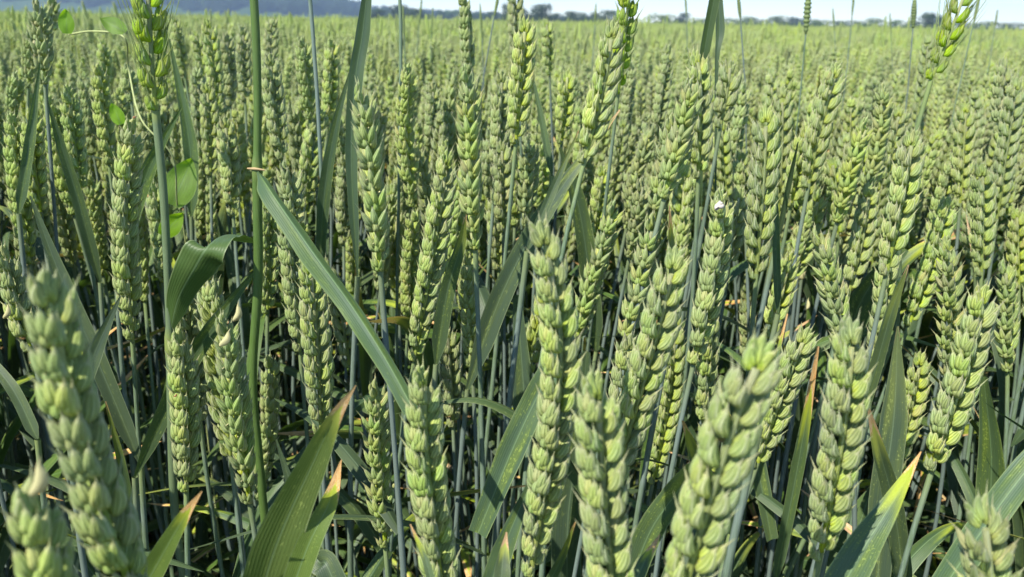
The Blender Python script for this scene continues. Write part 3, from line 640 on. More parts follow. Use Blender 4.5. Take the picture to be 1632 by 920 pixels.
LF = [  # path base->tip, widths px, depth m, brown tip, speckles, material, label
 ([(395,1020),(440,870),(500,735),(532,668),(567,614)],[84,92,52,26,2],.26,.85,.75,'Y','shoot with the widest foreground leaf, orange withered tip, at the bottom left'),
 ([(440,1020),(487,880),(525,800),(544,733)],[52,46,32,2],.27,1.0,.5,'Y','shoot with a pale salmon leaf tip, right of the widest foreground leaf'),
 ([(190,1010),(250,900),(290,830),(322,783)],[52,44,26,2],.25,1.0,.5,'Y','shoot with a small orange-tipped leaf between the blurred corner ear and the straw foot'),
 ([(1310,1000),(1370,885),(1420,805),(1468,720)],[76,62,36,2],.27,.5,.7,'B','shoot with a leaf ending in a long brown tip at the bottom right'),
 ([(1445,960),(1425,810),(1402,720),(1382,642)],[36,36,24,2],.33,.8,.9,'L','shoot with a pointed leaf edged in salmon right of the largest lower right ear'),
 ([(1395,980),(1408,800),(1425,660),(1431,520)],[40,52,46,3],.37,.1,1.0,'B','shoot with a wide bluish speckled blade standing behind the salmon-edged leaf'),
 ([(985,990),(1030,860),(1075,790),(1120,735)],[40,50,44,30],.34,.2,.8,'L','shoot with a dark shaded leaf rising behind the close bright ear'),
 ([(985,1000),(1020,910),(1052,852)],[24,26,2],.24,1.0,.2,'L','shoot showing only an orange leaf tip at the bottom, right of the blurred upright ear'),
 ([(1165,850),(1120,750),(1088,670)],[46,36,4],.33,.45,.9,'L','shoot with a speckled leaf and blunt orange tip left of the close bright ear'),
 ([(1470,990),(1555,860),(1640,745),(1740,640)],[50,54,50,30],.30,0,.3,'B','shoot with a broad grey-green leaf running off the right edge near the bottom'),
 ([(905,540),(862,620),(815,720),(762,850)],[30,46,50,36],.37,0,.6,'B','shoot with a drooping grey leaf with a blunt end, left of the longest bowed ear'),
 ([(745,620),(795,480),(850,370),(900,292),(942,238),(988,175)],[38,42,36,24,15,2],.43,.3,.9,'B','shoot with the broad speckled blade leaning up and right to a dark tip at centre'),
 ([(695,580),(712,470),(733,395),(743,342)],[30,30,20,2],.38,.3,1.0,'L','shoot with a dark speckled upright blade right of the dark-edged leaning ear'),
 ([(840,400),(882,300),(922,208)],[16,16,2],.40,.2,.4,'L','shoot with a narrow curved dark leaf tip above the longest bowed ear'),
 ([(950,560),(938,430),(920,320),(892,235)],[34,36,30,4],.50,0,1.0,'L','shoot with a yellow-speckled blade between the bowed ear and the leaning cluster'),
 ([(570,440),(560,260),(566,130),(578,50),(592,-80)],[14,22,27,26,8],.42,0,.05,'B','shoot with a broad smooth bluish blade crossing the horizon above the bright fanned ear'),
 ([(1118,330),(1115,160),(1124,75),(1150,-60)],[8,11,19,20],.50,0,.05,'L','shoot with a dark upright blade crossing the horizon at right of centre'),
 ([(1140,330),(1142,110),(1147,45),(1142,-60)],[4,7,18,10],.53,0,.05,'B','shoot with a pale thin blade just right of the dark upright blade'),
 ([(508,460),(516,320),(533,210),(558,112)],[14,24,18,2],.45,0,.3,'B','shoot with a dark pointed blade left of the bright fanned ear'),
 ([(225,740),(155,575),(98,445),(48,312)],[28,34,28,3],.40,0,.35,'L','shoot with a long dark leaf slanting up left behind the blurred far left ear'),
 ([(160,450),(125,320),(97,230),(76,160)],[22,22,16,2],.48,0,.5,'L','shoot with a dark narrow leaf over the spiky upper left ears'),
 ([(110,680),(150,565),(192,472)],[30,28,3],.36,0,.2,'B','shoot with a small folded grey leaf below the short upper left ear'),
 ([(215,760),(285,610),(340,520),(412,425)],[22,36,28,4],.38,0,1.0,'L','shoot with a pale scarred leaf passing behind the thick ear and the straw'),
 ([(30,340),(48,220),(64,98)],[18,18,2],.48,0,1.0,'L','shoot with a yellow-speckled leaf near the left edge at the top'),
 ([(185,430),(233,280),(290,170)],[30,28,2],.46,0,1.0,'L','shoot with a speckled leaf slanting up behind the grey straw of the lime ear'),
 ([(305,345),(302,230),(270,62)],[20,26,3],.58,0,.6,'L','shoot with a dark leaf right of the lime ear'),
 ([(1330,780),(1388,610),(1420,500),(1448,422)],[26,24,20,2],.37,.2,.3,'L','shoot with a dark pointed blade at right, before the ear below the tall ear'),
 ([(1240,500),(1236,350),(1233,212)],[14,13,2],.41,0,.2,'L','shoot with a very dark narrow blade along the plump two-rowed ear'),
 ([(1240,380),(1258,290),(1272,226)],[10,10,2],.43,0,.2,'L','shoot with a short dark leaf tip right of the very dark narrow blade'),
 ([(880,280),(863,190),(845,106)],[13,12,2],.50,0,.2,'L','shoot with a narrow dark blade below the central dark tree clump'),
 ([(1330,650),(1368,490),(1440,395)],[42,44,20],.52,0,.8,'L','shoot with a wide speckled leaf behind the bristly left-leaning ear'),
 ([(795,1010),(800,910),(807,848)],[30,30,3],.27,.8,.4,'L','shoot with a blunt lime leaf tip at the bottom, left of the bowed ear'),
 ([(825,1010),(885,910),(917,832)],[28,18,2],.28,.3,.3,'L','shoot with a thin curved lime leaf crossing the longest bowed ear foot'),
 ([(705,1010),(682,905),(654,836)],[20,15,2],.23,.6,.2,'L','shoot with a thin yellow leaf tip in front of the plump bottom centre ear'),
 ([(905,1010),(905,830),(925,690),(935,560)],[58,60,44,14],.41,0,.5,'B','shoot with a broad grey blade standing behind the blurred upright ear'),
 ([(855,820),(838,660),(824,470)],[44,46,14],.46,0,.4,'B','shoot with a smooth broad blade directly left of the longest bowed ear'),
 ([(1074,500),(1071,400),(1067,328)],[15,14,2],.36,1.0,.1,'L','shoot with a split straw-coloured leaf tip in the centre cluster'),
 ([(1210,680),(1235,580),(1255,500)],[12,9,2],.27,1.0,.1,'L','shoot with a thin brown leaf tip beside the head of the close bright ear'),
 ([(1235,930),(1272,740),(1304,552)],[20,24,4],.40,.9,.4,'L','shoot with a brown-streaked dark leaf left of the largest lower right ear'),
 ([(545,960),(520,900),(500,880),(440,700)],[50,46,40,3],.33,0,.4,'B','shoot with a bluish leaf behind the two orange-tipped leaves'),
 ([(240,960),(212,830),(192,730),(168,640)],[20,18,14,2],.42,.2,.3,'L','shoot with a slender green leaf right of the blurred far left ear'),
 ([(760,1000),(800,880),(850,760)],[36,40,10],.42,0,.3,'B','shoot with a dark leaf low behind the longest bowed ear'),
 ([(1560,960),(1580,760),(1568,600)],[44,48,12],.44,0,.9,'L','shoot with a dark speckled blade at lower right behind the yellow-topped ear'),
 ([(60,700),(20,620),(-30,560)],[22,22,16],.42,0,.3,'L','shoot with a dark leaf reaching off the left edge low down'),
 ([(1150,600),(1200,720),(1230,860)],[20,34,24],.46,0,.7,'L','shoot with a shaded speckled leaf hanging behind the close bright ear'),
]
boxes = []       # screen boxes of what must stay in view: x0, x1, y0, y1, depth
def add_box(pts, wpx, d):
    for a, b in zip(pts[:-1], pts[1:]):
        for k in range(4):
            x = a[0]+(b[0]-a[0])*(k+.5)/4; y = a[1]+(b[1]-a[1])*(k+.5)/4; boxes.append((x, y, wpx*.5, max(8, abs(b[1]-a[1])/8), d))
hero_xy = []
GE, GL = 'wheat ears one can pick out at the front of the field', 'leafy wheat shoots among the front ears'
hero_roots = {}
def flag_leaf(rt, sp, o, seed, low=True):
    r = random.Random(seed); p = spline(sp, 40); seg = np.concatenate([[0], np.cumsum(np.linalg.norm(np.diff(p, axis=0), axis=1))])
    for k, (s0, L) in enumerate(((r.uniform(.12, .2), r.uniform(.10, .16)), (r.uniform(.28, .4), r.uniform(.16, .24)))):
        p0 = np.array([np.interp(s0, seg, p[:, q]) for q in range(3)]); a = r.uniform(-.35, 3.5); d = np.array([math.cos(a), math.sin(a), 0]); z = np.array([0, 0, 1.0])
        up = r.uniform(.35, .8); o_ = math.sqrt(1-up*up); pts = [p0, p0+L*.35*(d*o_*.8+z*up), p0+L*.68*(d*o_+z*up*.8), p0+L*(d*o_*1.15+z*up*.45)]
        wd = r.uniform(7, 12)*mm; tb = r.choice([0, 0, .6]); sk = r.random(); mt = r.choice([M_LEAF, M_BLUE]); tw = (r.uniform(-.5, .5), r.uniform(-1, 1))
        local(lambda mb: ribbon(mb, pts, wd, mt, side=np.cross(d, z), twist=tw, fold=.35, var=(tb, sk), seed=seed+k), 'leaf', rt, o)
for i, (tip, mid, base, wpx, rot, kd, lab) in enumerate(E):
    d = F*(.0132 if kd != 'r' else .012)/wpx; r = random.Random(i*13+5)
    T = at_depth(tip[0], tip[1], d); y = T[1]
    B = at_y(base[0], base[1], y+r.uniform(-.004, .004)); Mi = at_y(mid[0], mid[1], y) if mid else (T+B)/2
    pl = [tip]+([mid] if mid else [])+[base]
    if wpx >= 27: add_box(pl, wpx, d)
    W = wpx*d/F*(1.02 if wpx < 60 else .95); tan = unit(Mi-B); g = (B[0]-tan[0]*.10+r.uniform(-.04, .04), B[1]+r.uniform(-.03, .05)); o = (g[0], g[1], 0)
    rt = root_at('wheat_stalk', o); tag(rt, lab, 'wheat', GE); hero_roots[i] = rt; hero_xy.append(B[:2])
    lay, P, sc = ear_layout([B, Mi, T], W, R(rot), 40+i, step=(4.3 if kd != 'r' else 5.2)*mm)
    if wpx >= 40 or kd == 'r':
        em = MB(); rachis(em, P, sc); eb = MB(); eb.add(em, shift(o)); ear = link('ear', eb.mesh('ear'), rt)
        nk = {'n': 5, 'l': 4, 'r': 4}[kd]
        for M, q in lay:
            M2 = shift(o) @ M; so_ = link('spikelet', spk_mesh(kd, (q*3+i+(q//3)) % nk), ear, M2)
    else:
        em = MB(); src = {'n': SPK, 'l': SPK_LOOSE, 'r': SPK_RYE}[kd]
        for M, q in lay: em.add(src[(q*3+i) % len(src)], M, var=r.random())
        rachis(em, P, sc); eb = MB(); eb.add(em, shift(o)); link('ear', eb.mesh('ear'), rt)
    sp = stem_pts(B+tan*.003, tan, g)
    local(lambda mb: stem_mesh(mb, sp, 1.2*mm*sc, seed=i), 'stem', rt, o)
    flag_leaf(rt, sp, o, i+70)
for i, (pp, ww, d, tb, sk, mt, lab) in enumerate(LF):
    r = random.Random(i+900); y = at_depth(*pp[len(pp)//2], d)[1]; pts = [at_y(x, yy, y+.02*(k/(len(pp)-1)-.5)*(1 if i % 2 else -1)) for k, (x, yy) in enumerate(pp)]
    wr = [w_*d/F*.88 for w_ in ww]; add_box([p for p in pp if p[1] < 940], max(ww), d)
    low = pts[0] if pts[0][2] < pts[-1][2] or pts[0][2] < .75 else pts[0]
    g = (pts[0][0]+r.uniform(-.03, .03), pts[0][1]+r.uniform(0, .04)); o = (g[0], g[1], 0); rt = root_at('wheat_shoot', o); tag(rt, lab, 'wheat shoot', GL)
    local(lambda mb: ribbon(mb, pts, wr, {'L': M_LEAF, 'B': M_BLUE, 'Y': M_LIGHTENED}[mt], twist=(r.uniform(-.2, .2), r.uniform(-.45, .45)), fold=.3, var=(tb, sk), n=40, seed=i, ripple=.03), 'leaf', rt, o)
    sp = stem_pts(pts[0], (.1, 0, 1), g); local(lambda mb: stem_mesh(mb, sp, 1.5*mm, seed=i+50), 'stem', rt, o); hero_xy.append(pts[0][:2])

# ------------------------------------------------------------------ the thick straw with the long folded leaf; the lime ear with the broad bent leaf
d = .345; y = at_depth(408, 272, d)[1]
S1 = [at_y(x, yy, y) for x, yy in ((402, -60), (406, 120), (409, 272), (410, 450), (407, 640))]
o = (S1[-1][0]-.01, y+.02, 0); rt = root_at('grass_culm', o); tag(rt, 'thick smooth dark green straw with a node, standing the whole height at left', 'grass culm')
full = [S1[0]+np.array([0, 0, .05])]+S1+list(np.linspace(S1[-1], np.array([o[0], o[1], 0]), 11)[1:])
P = spline(full, 160); zn = S1[2][2]; A = np.zeros((160, 2)); k = np.abs(P[:, 2]-zn) < .0045; A[k, 1] = .35
rad = np.where(P[:, 2] > zn, 1.75*mm, 2.05*mm); rad[k] = 2.3*mm
P[:, 0] += .0007*np.sin(P[:, 2]*23)+.0004*np.sin(P[:, 2]*71); rad = rad*(1+.03*np.sin(P[:, 2]*40))
local(lambda mb: tube(mb, P, rad, M_STRAW, 12, A=A), 'stem', rt, o)
pts = [at_y(x, yy, y-.004-.012*q) for q, (x, yy) in enumerate(((411, 274), (440, 318), (497, 400), (560, 487), (612, 568), (660, 655)))]
pts = [p+np.array([0, 0, 0]) for p in pts]
local(lambda mb: ribbon(mb, pts, [5*mm, 8.6*mm, 9.6*mm, 8.8*mm, 8*mm, 7*mm], M_BLUE, twist=(.55, .35), fold=.8, var=(0, .25), n=48, ripple=.05, seed=3), 'leaf', rt, o)
local(lambda mb: tube(mb, [S1[2]+np.array([-.0035, -.001, .001]), S1[2]+np.array([0, -.0024, .0012]), S1[2]+np.array([.004, -.002, .0006])], [.4*mm, .7*mm, .4*mm], flat_material('withered_collar', (.42, .30, .14)), 6), 'collar', rt, o)
add_box([(408, 0), (408, 640)], 16, d); add_box([(411, 274), (497, 400), (560, 487), (660, 655)], 44, d)
d = .335; y = at_depth(250, 180, d)[1]
S2 = [at_y(x, yy, y) for x, yy in ((248, 176), (262, 330), (271, 540), (280, 830))]
o = (S2[-1][0]+.01, y+.02, 0); rt = root_at('rye_stalk', o); tag(rt, 'grey straw with a bright lime ear at its top and a broad bent leaf halfway', 'rye stalk')
P = spline(S2+list(np.linspace(S2[-1], np.array([o[0], o[1], 0]), 9)[1:]), 150); zn = S2[2][2]; A = np.zeros((150, 2)); k = np.abs(P[:, 2]-zn) < .006; A[k, 1] = 1; A[:2, 1] = .8
rad = np.where(P[:, 2] > zn, 1.7*mm, 2.0*mm)*1.0; rad[k] = 2.4*mm
M_GREY = stem_material('grey_green_straw', (.13, .18, .085), (.10, .145, .06), hi=(.16, .21, .12))
local(lambda mb: tube(mb, P, rad, M_GREY, 12, A=A), 'stem', rt, o)
def rye_ear(rt, o, B, Mi, T, W, rot, seed, awn=True):
    lay, P, sc = ear_layout([B, Mi, T], W, R(rot), seed, step=5.0*mm)
    em = MB(); rachis(em, P, sc); eb = MB(); eb.add(em, shift(o)); ear = link('ear', eb.mesh('ear'), rt)
    for M, q in lay: link('spikelet', spk_mesh('r', (q*3+seed) % 4), ear, shift(o) @ M)
    if awn:
        r = random.Random(seed)
        def aw(mb):
            for M, q in lay:
                for s in (-1, 1):
                    p = (M @ np.array([4.5*mm, s*2.5*mm, 10*mm, 1]))[:3]; dd = M[:3, :3] @ np.array([.28+r.uniform(-.08, .08), s*.12, 1]); L = r.uniform(.025, .045)
                    tube(mb, [p, p+unit(dd)*L*.5, p+unit(dd)*L*.98+np.array([0, 0, .001])], [.22*mm, .16*mm, .05*mm], M_AWN, 4)
        local(aw, 'awns', rt, o)
M_AWN = flat_material('awn', (.26, .34, .12), .5, .2, (.4, .5, .1))
B = S2[0]; Mi = at_y(241, 80, y); T = at_y(233, -45, y); rye_ear(rt, o, B, Mi, T, 12.5*mm, 20, 3)
q = at_y(270, 538, y)
pts = [at_y(270, 538, y), at_y(283, 480, y-.004), at_y(312, 425, y-.010), at_y(332, 392, y-.010), at_y(352, 377, y+.004), at_y(375, 374, y+.014), at_y(408, 384, y+.022)]
local(lambda mb: ribbon(mb, pts, [4*mm, 11*mm, 17*mm, 18*mm, 15*mm, 10*mm, 5*mm], M_LEAF, side=(.86, -.15, .5), twist=(0, .3), fold=.3, var=(.0, .0), n=48, ripple=.03, seed=5), 'leaf', rt, o)
add_box([(235, 0), (245, 180)], 40, d); add_box([(250, 180), (262, 330), (271, 540), (280, 830)], 16, d); add_box([(270, 538), (318, 420), (355, 378), (405, 380)], 70, d)
# bearded ear, top right
d = .40; y = at_depth(1490, 100, d)[1]; B = at_y(1484, 128, y)
g = (B[0]-.06, y+.02); o = (g[0], g[1], 0); rt = root_at('bearded_wheat', o); tag(rt, 'bright yellow-green bearded ear leaning right across the horizon at upper right', 'bearded wheat')
rye_ear(rt, o, B, at_y(1508, 70, y), at_y(1545, -30, y), 10.5*mm, 15, 8)
sp = [B, at_y(1462, 190, y), at_y(1440, 300, y), at_y(1425, 420, y+.01), at_y(1418, 560, y+.015), np.array([g[0], g[1], .45]), np.array([g[0], g[1], .3]), np.array([g[0], g[1], .15]), np.array([g[0], g[1], 0])]
local(lambda mb: stem_mesh(mb, spline(sp, 30), 1.2*mm, M_GREY, seed=2), 'stem', rt, o)
add_box([(1545, -30), (1484, 128), (1462, 190)], 40, d)

# thin grass stalks and late ears that stand above the horizon
M_SPIKE = flat_material('grass_spike', (.20, .26, .10), .6, .25, (.35, .45, .1))
GR = [(497,-20,500,90,.50,0,'thin blue-grey stem rising past the loose upper left ear'),(632,-30,636,75,.55,0,'thin blue-grey stem crossing the horizon left of the tree row'),
 (642,8,644,55,1.2,1,'pale green grass spike left of the slim horizon ear'),(673,-10,668,40,1.5,1,'thin grass spike behind the left tree clump'),(765,5,768,60,1.3,1,'grass spike between the slim horizon ear and the central trees'),
 (797,-20,788,25,.9,1,'short broad grass spike at the top edge beside the central trees'),(1092,-15,1094,25,1.4,1,'thin brown grass spike at the top edge left of the dark blade'),
 (1176,-10,1180,30,.8,1,'green grass spike just right of the pale thin blade'),(1290,-25,1284,55,.75,2,'slim green grass ear crossing the horizon in the right half'),
 (1362,-20,1358,25,1.2,1,'faint grass spike hanging above the hedge, fifth from the right edge'),(1458,-5,1455,45,.9,2,'upright green grass ear left of the bright bearded ear'),
 (1562,-10,1552,35,.9,1,'pale grass spike right of the bright bearded ear'),(1590,15,1586,42,1.6,1,'tiny grass spike second from the right edge'),
 (1418,20,1420,50,1.8,1,'tiny grass spike over the hedge left of the dark upright tree'),(1327,12,1330,50,1.6,1,'tiny thin grass spike right of the slim green grass ear'),
 (950,5,948,40,1.5,1,'thin grass spike in front of the row of dark trees'),(1000,20,1001,60,1.6,1,'tiny grass spike right of the row of dark trees'),(690,12,688,50,1.6,1,'tiny grass spike over the faint far trees')]
for i, (x0, y0, x1, y1, yd, kd, lab) in enumerate(GR):
    T = at_y(x0, y0, yd); B = at_y(x1, y1, yd); g = (B[0]+random.uniform(-.03, .03), yd); o = (g[0], g[1], 0); rt = root_at('tall_grass', o); tag(rt, lab, 'tall grass', 'tall grasses standing above the crop')
    if kd:
        rr = (1.7 if kd == 1 else 3.0)*mm
        def spike(mb, T=T, B=B, rr=rr, i=i):
            P = spline([B, (T+B)/2, T], 40); tt = np.linspace(0, 1, 40); rd = rr*np.sin(math.pi*np.clip(tt*.9+.07, 0, 1))**.6*(1+.25*np.sin(tt*70+i)); rd[-1] = .0002; rd[0] = .0006
            tube(mb, P, rd, M_SPIKE, 8)
        local(spike, 'spike', rt, o); local(lambda mb: tube(mb, stem_pts(B, unit(T-B), g), .7*mm, M_STEM, 6), 'stem', rt, o)
    else:
        full = spline([T+(T-B)*.3, T, B, np.array([g[0]+.006, g[1], .4]), np.array([g[0], g[1], 0])], 30); full = full+np.stack([.0012*np.sin(np.arange(30)*.9+i), 0*np.arange(30), 0*np.arange(30)], 1)
        local(lambda mb: tube(mb, full, 1.2*mm, M_STEM, 7), 'stem', rt, o); local(lambda mb: ribbon(mb, [full[12], full[12]+np.array([.03, .01, .05]), full[12]+np.array([.05, .02, .07])], 6*mm, M_BLUE, n=16), 'leaf', rt, o)

# bindweed climbing among the ears, top left
def round_leaf(mb, c, s, nrm, ang, m=None):
    B = basis(unit(nrm), (math.cos(ang), 0, math.sin(ang))); n_ = 12; G = np.zeros((n_, 7, 3)); xs = np.linspace(-1, 1, 7)
    for k in range(n_):
        t = k/(n_-1); wv = math.sin(math.pi*min(.98, .12+t*.88))**.8*(1-.15*t); wv = wv if k < n_-1 else .02
        for j, x in enumerate(xs): G[k, j] = np.array(c)+s*(B[:, 0]*(t-.1)*1.6+B[:, 1]*x*wv*.55+B[:, 2]*(abs(x)*.14*wv+.18*t*t+.05*math.sin(t*6+x*2)))
    U, V = np.meshgrid(np.linspace(0, 1, 7), np.linspace(0, 1, n_)*.6); mb.grid(G, m or M_WEED, U, V, (0, .1))
yb = .50; pw = [at_y(x, yy, yb+dy) for x, yy, dy in ((300, 420, .05), (283, 330, .02), (275, 250, 0), (225, 190, .0), (205, 110, .02), (198, 60, 0), (150, 50, .02), (110, 55, .03))]
o = (pw[0][0], pw[0][1], 0); rt = root_at('bindweed', o); tag(rt, 'pale-stemmed climbing weed with round lime leaves among the upper left ears', 'climbing weed')
local(lambda mb: tube(mb, spline([np.array([o[0]+.01, o[1], 0]), np.array([o[0], o[1], .4])]+pw, 90), .55*mm, flat_material('weed_stem', (.36, .40, .16)), 6), 'stem', rt, o)
for x, yy, dy, s, nr_, an in ((278, 320, -.03, .026, (.2, -1, .3), 1.15), (262, 372, -.02, .015, (.3, -1, .1), .8), (196, 50, -.02, .012, (.2, -1, .7), 2.6), (107, 50, 0, .011, (.3, -1, .1), 1.5), (192, 195, -.02, .010, (.2, -1, .2), 1.9)):
    local(lambda mb: round_leaf(mb, at_y(x, yy, yb+dy+(.05 if s > .02 else 0)), s*.8, nr_, an), 'leaf', rt, o)
# snail shell on its ear
d = F*.0132/48-.0075; c = at_depth(1147, 331, d)
def snail(mb):
    t = np.linspace(0, 1, 60); a = t*math.pi*5.2; rr = (.25+.75*t)**1.5; P = np.stack([c[0]+np.cos(a)*1.2*mm*rr, c[1]+np.sin(a)*.9*mm*rr, c[2]+(1-t)*3.0*mm+np.sin(a)*.6*mm*rr], 1)
    tube(mb, P, (.25*mm+1.0*mm*rr)*np.clip(t*6, .3, 1), flat_material('snail_shell', (.55, .49, .42), .5), 10)
sn = MB(); snail(sn); b = MB(); b.add(sn, shift(c)); so2 = link('snail', b.mesh('snail')); so2.location = c.tolist(); tag(so2, 'tiny whitish snail shell clinging near the top of a wheat ear', 'snail')
# withered husks and an insect spot
def dry(px, py, d, ang, i, col, s=1.0, name='withered_husk'):
    p = at_depth(px, py, d); mb = MB(); husk(mb, (0, 0, 0), .3, ang, 7.5*mm*s, 3.2*mm*s, 2.4*mm*s, col); link(name, mb.mesh(name), hero_roots[i], mat4(np.eye(3), p-np.array(hero_roots[i].location)))
M_DRY = flat_material('withered', (.58, .54, .26), .7, .25, (.6, .5, .3)); M_BR = flat_material('insect_brown', (.30, .15, .06), .4)
for px, py, wp, ang, i in ((350, 552, 54, .9, 17), (372, 512, 54, .1, 17), (6, 508, 42, .3, 26), (50, 75, 24, .4, 31), (55, 90, 24, -.5, 31), (1272, 445, 34, -.6, 82), (1282, 495, 34, .3, 82), (50, 790, 108, .1, 1)):
    dry(px, py, F*.0132/wp-.007, ang, i, M_DRY)
dry(211, 188, F*.0132/44-.006, 1.4, 19, M_BR, .35, 'insect'); dry(277, 633, F*.0132/48-.007, 1.2, 16, M_BR, .3, 'insect')

# ------------------------------------------------------------------ fillers: single stalks of the crowd, then the crop as a mass
NIND = 300-len(E)
cand = []
def plant_tf(x, y, r):
    h = r.gauss(CAN, .033); h = min(max(h, .93), 1.12); 
    if r.random() < .018: h += r.uniform(.03, .10)
    tx, ty = r.gauss(.035, .065), r.gauss(0, .055); return h, tx, ty, r.uniform(0, 6.28)
rr = random.Random(77); grid = .0345; fill = []; mass = []
for iy in range(int(4.6/grid)):
    for ix in range(-int(5.5/grid), int(5.5/grid)):
        x = (ix+rr.uniform(-.45, .45))*grid; y = -.35+(iy+rr.uniform(-.45, .45))*grid
        if math.hypot(x, y) < .16: continue
        if abs(x) > (y+.75)*1.15: continue
        if math.hypot(x, y) > 4.2: continue
        h, tx, ty, a = plant_tf(x, y, rr)
        tipw = np.array([x+tx*.8*h, y+ty*.8*h, .8*h]); px, py, dd = project(tipw); bx, by, _ = project(tipw-np.array([tx*.1, ty*.1, .1*h]))
        infr = dd > .02 and -90 < px < 1722; close = math.hypot(x, y) < .45 and dd > -.1 and -500 < px < 2130
        if y < .95 and infr:
            if dd < .365 or min(np.hypot(p[0]-x, p[1]-y) for p in hero_xy) < .012: continue
            wpx = F*.0135/dd; bad = False
            for k in range(7):
                qx = px+(bx-px)*k/6; qy = py+(by-py)*k/6
                for (hx_, hy_, hw, hh_, hd) in boxes:
                    if hd > dd-.01 and abs(qx-hx_) < hw+wpx*.35 and abs(qy-hy_) < hh_+8: bad = True; break
                if bad: break
            if bad: continue
            fill.append((dd, x, y, h, tx, ty, a))
        elif close: continue
        else:
            if abs(x) < .35 and y < .2: continue
            mass.append((x, y, h, tx, ty, a, dd if infr else 99))
fill.sort(); mass.sort(key=lambda q: q[6])
need = NIND-len(fill)
print('FILL', len(fill), 'heroes', len(E), 'mass', len(mass))
ind = [f[1:] for f in fill[:NIND]]
if need > 0: ind += [q[:6] for q in mass[:need]]; mass = mass[need:]
else: mass += [f[1:]+(f[0],) for f in fill[NIND:]]
LM = [(107,30,'the round weed leaf'),(278,300,'the biggest lime weed leaf'),(238,90,'the bright lime ear'),(408,272,'the node of the thick straw'),(350,380,'the bend of the broad leaf'),
 (530,440,'the middle of the long folded leaf'),(211,350,'the tall brown-spotted ear'),(375,640,'the thick ear with cream husks'),(505,560,'the ear under the long folded leaf'),(592,280,'the bright fanned ear'),
 (573,60,'the broad smooth bluish blade'),(750,250,'the tall loose centre ear'),(750,500,'the fanned ear on a bare centre straw'),(690,410,'the dark-edged leaning ear'),(725,460,'the speckled dark upright blade'),(820,430,'the broad speckled blade'),
 (955,150,'the large two-rowed leaning ear'),(915,230,'the narrow curved leaf tip'),(865,370,'the head of the longest bowed ear'),(1000,450,'the centre cluster of leaning ears'),(1078,410,'the head of the pale plump ear'),
 (1147,331,'the tiny white snail'),(1085,220,'the bright ear below the dark blade'),(1125,70,'the dark upright blade'),(1212,300,'the plump two-rowed ear'),(1315,200,'the speck-tipped leaning ear'),(1395,240,'the fanned yellow-green leaning ear'),
 (1438,320,'the tall right ear'),(1484,130,'the foot of the bearded ear'),(1566,350,'the upright ear near the right edge'),(1604,500,'the short fanned ear at right'),(1560,520,'the yellow-topped plump ear'),
 (1360,520,'the head of the largest lower right ear'),(1325,450,'the bristly left-leaning ear'),(1220,560,'the head of the close bright ear'),(498,60,'the thin blue-grey stem'),(742,60,'the slim horizon ear'),(25,480,'the drooping left edge ear'),(295,650,'the brown-flecked ear'),(603,740,'the slim ear near the bottom'),(680,730,'the plump bottom centre ear')]
used_lab = set()
def own_label(px, py, dd, tx):
    sz = 'mid-sized' if dd < .68 else 'small' if dd < .85 else 'tiny'; ln_ = 'left-leaning' if tx < -.02 else 'right-leaning' if tx > .06 else 'upright'
    for lx, ly, nm in sorted(LM, key=lambda q: math.hypot(q[0]-px, (q[1]-py)))[:9]:
        dx, dy = px-lx, py-ly; q = math.hypot(dx, dy); a = math.degrees(math.atan2(-dy, dx)) % 360
        dr = ['right of', 'up and right of', 'above', 'up and left of', 'left of', 'down and left of', 'below', 'down and right of'][int((a+22.5)//45) % 8]
        pre = 'close ' if q < 60 else 'a little way ' if q < 130 else 'some way '
        t_ = '%s %s wheat ear %s%s %s' % (sz, ln_, pre, dr, nm)
        if len(t_.split()) > 16: t_ = '%s %s ear %s%s %s' % (sz, ln_, pre, dr, nm)
        if t_ not in used_lab and len(t_.split()) <= 16: used_lab.add(t_); return t_
    return None
def zone(px, y):
    if px < 408: a = 'left of the thick green straw'
    elif px < 870: a = 'between thick straw and longest bowed ear'
    elif px < 1240: a = 'between longest bowed ear and plump two-rowed ear'
    else: a = 'right of the plump two-rowed ear'
    return ('half-hidden wheat stalk behind the front, ' if y < .78 else 'small wheat stalk farther back, ')+a, ('wheat stalks close behind the front, ' if y < .78 else 'wheat stalks farther back, ')+a
for i, (x, y, h, tx, ty, a) in enumerate(ind):
    v = i*7 % 16; px, _, _ = project((x+tx*.8, y, .8)); lab, grp = zone(px, y)
    rt = link('wheat_stalk', None); rt.empty_display_size = .02; ca, sa = math.cos(a), math.sin(a)
    Rz = Matrix.Rotation(a, 4, 'Z'); Rt = Matrix.Rotation(math.atan(tx), 4, 'Y') @ Matrix.Rotation(-math.atan(ty), 4, 'X')
    rt.matrix_world = Matrix.Translation((x, y, 0)) @ Rt @ Rz @ Matrix.Scale(h, 4)
    ex, ey, ed = project((x+tx*.75*h, y+ty*.75*h, .75*h)); ol = own_label(ex, ey, ed, tx) if -40 < ex < 1672 and -20 < ey < 930 else None
    tag(rt, ol or lab, 'wheat', grp)
    link('stem', PM[v]['stem'], rt); link('ear', PM[v]['ear'], rt)
    for q in PM[v]['leaf']: link('leaf', q, rt)
mp_ = np.array([(q[0], q[1], 0) for q in mass]); mr = np.array([tuple((Matrix.Rotation(math.atan(q[3]), 3, 'Y') @ Matrix.Rotation(-math.atan(q[4]), 3, 'X') @ Matrix.Rotation(q[5], 3, 'Z')).to_euler('XYZ')) for q in mass]); ms = np.array([(q[2]*.98*(.9+.25*rr.random()), q[2]*.98*(.9+.25*rr.random()), q[2]*.98) for q in mass])
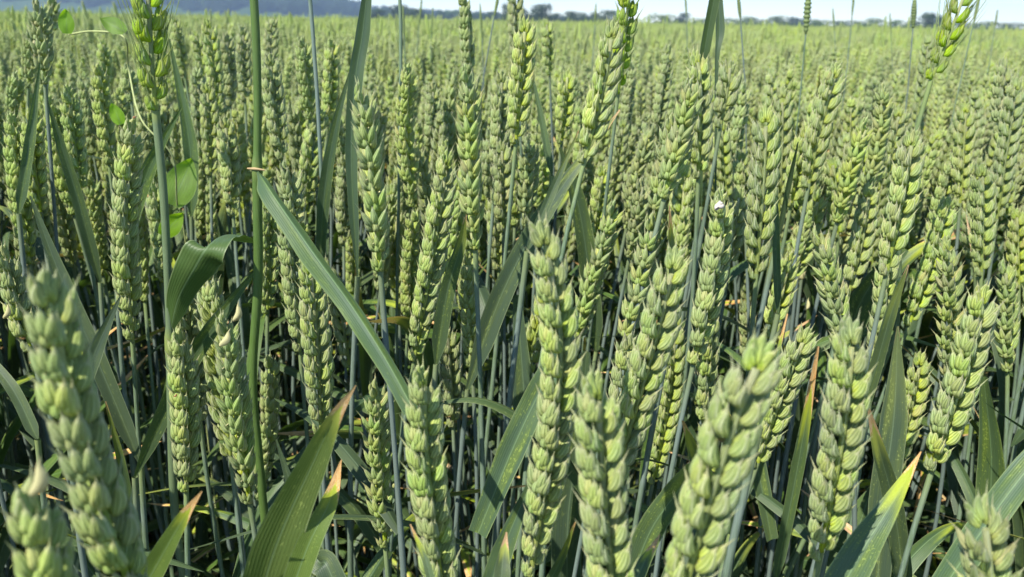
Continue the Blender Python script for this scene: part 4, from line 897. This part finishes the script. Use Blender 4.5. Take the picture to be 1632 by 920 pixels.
w1 = gn_scatter('wheat_crop', PJ, mp_, mr, ms, rng.integers(0, 16, len(mass)))
tag(w1, 'dense green mass of wheat behind the front stalks', 'wheat crop')
def ring_grid(r0, r1, st, slope):
    out = []
    ny = int(r1/st)+2
    for iy in range(0, ny):
        yy = iy*st; nx = int(yy*slope/st)+4
        for ix in range(-nx, nx+1):
            q = math.hypot(ix*st, yy)
            if r0 <= q < r1: out.append((ix*st, yy))
    return np.array(out)
def patches(name, protos, pts, st, lab, z=CAN):
    n_ = len(pts); p = np.column_stack([pts+rng.uniform(-.12, .12, (n_, 2))*st, np.zeros(n_)]); rz = rng.integers(0, 4, n_)*math.pi/2
    s = z/.80*rng.uniform(.98, 1.02, n_); o = gn_scatter(name, protos, p, np.column_stack([rz*0, rz*0, rz]), np.column_stack([s*0+1.03, s*0+1.03, s]), rng.integers(0, len(protos), n_))
    return tag(o, lab, 'wheat crop')
patches('wheat_crop_middle', PATCH1, ring_grid(4.3, 22, .5, 1.0), .5, 'mass of small wheat ears in the middle of the field', .815)
patches('wheat_crop_far', PATCH2, ring_grid(22, 100, 2.0, .95), 2.0, 'fine texture of far wheat ears below the tree line', .80)

# ------------------------------------------------------------------ the air
hb = bpy.data.meshes.new('haze'); X0, X1, Y0, Y1, Z0, Z1 = -2900, 2900, -25, 2500, -1, 75
hb.from_pydata([(X0,Y0,Z0),(X1,Y0,Z0),(X1,Y1,Z0),(X0,Y1,Z0),(X0,Y0,Z1),(X1,Y0,Z1),(X1,Y1,Z1),(X0,Y1,Z1)], [], [(3,2,1,0),(4,5,6,7),(0,1,5,4),(1,2,6,5),(2,3,7,6),(3,0,4,7)])
m, t = newmat('haze_air'); n = NT(t); pv = n.n('ShaderNodeVolumePrincipled'); pv.inputs['Color'].default_value = (.56, .72, .95, 1); pv.inputs['Density'].default_value = .00042; pv.inputs['Anisotropy'].default_value = .3
o_ = n.n('ShaderNodeOutputMaterial'); n.l(pv.outputs[0], o_.inputs['Volume']); hb.materials.append(m); tag(link('haze', hb), 'thin summer haze over the field', 'haze', None, 'stuff')
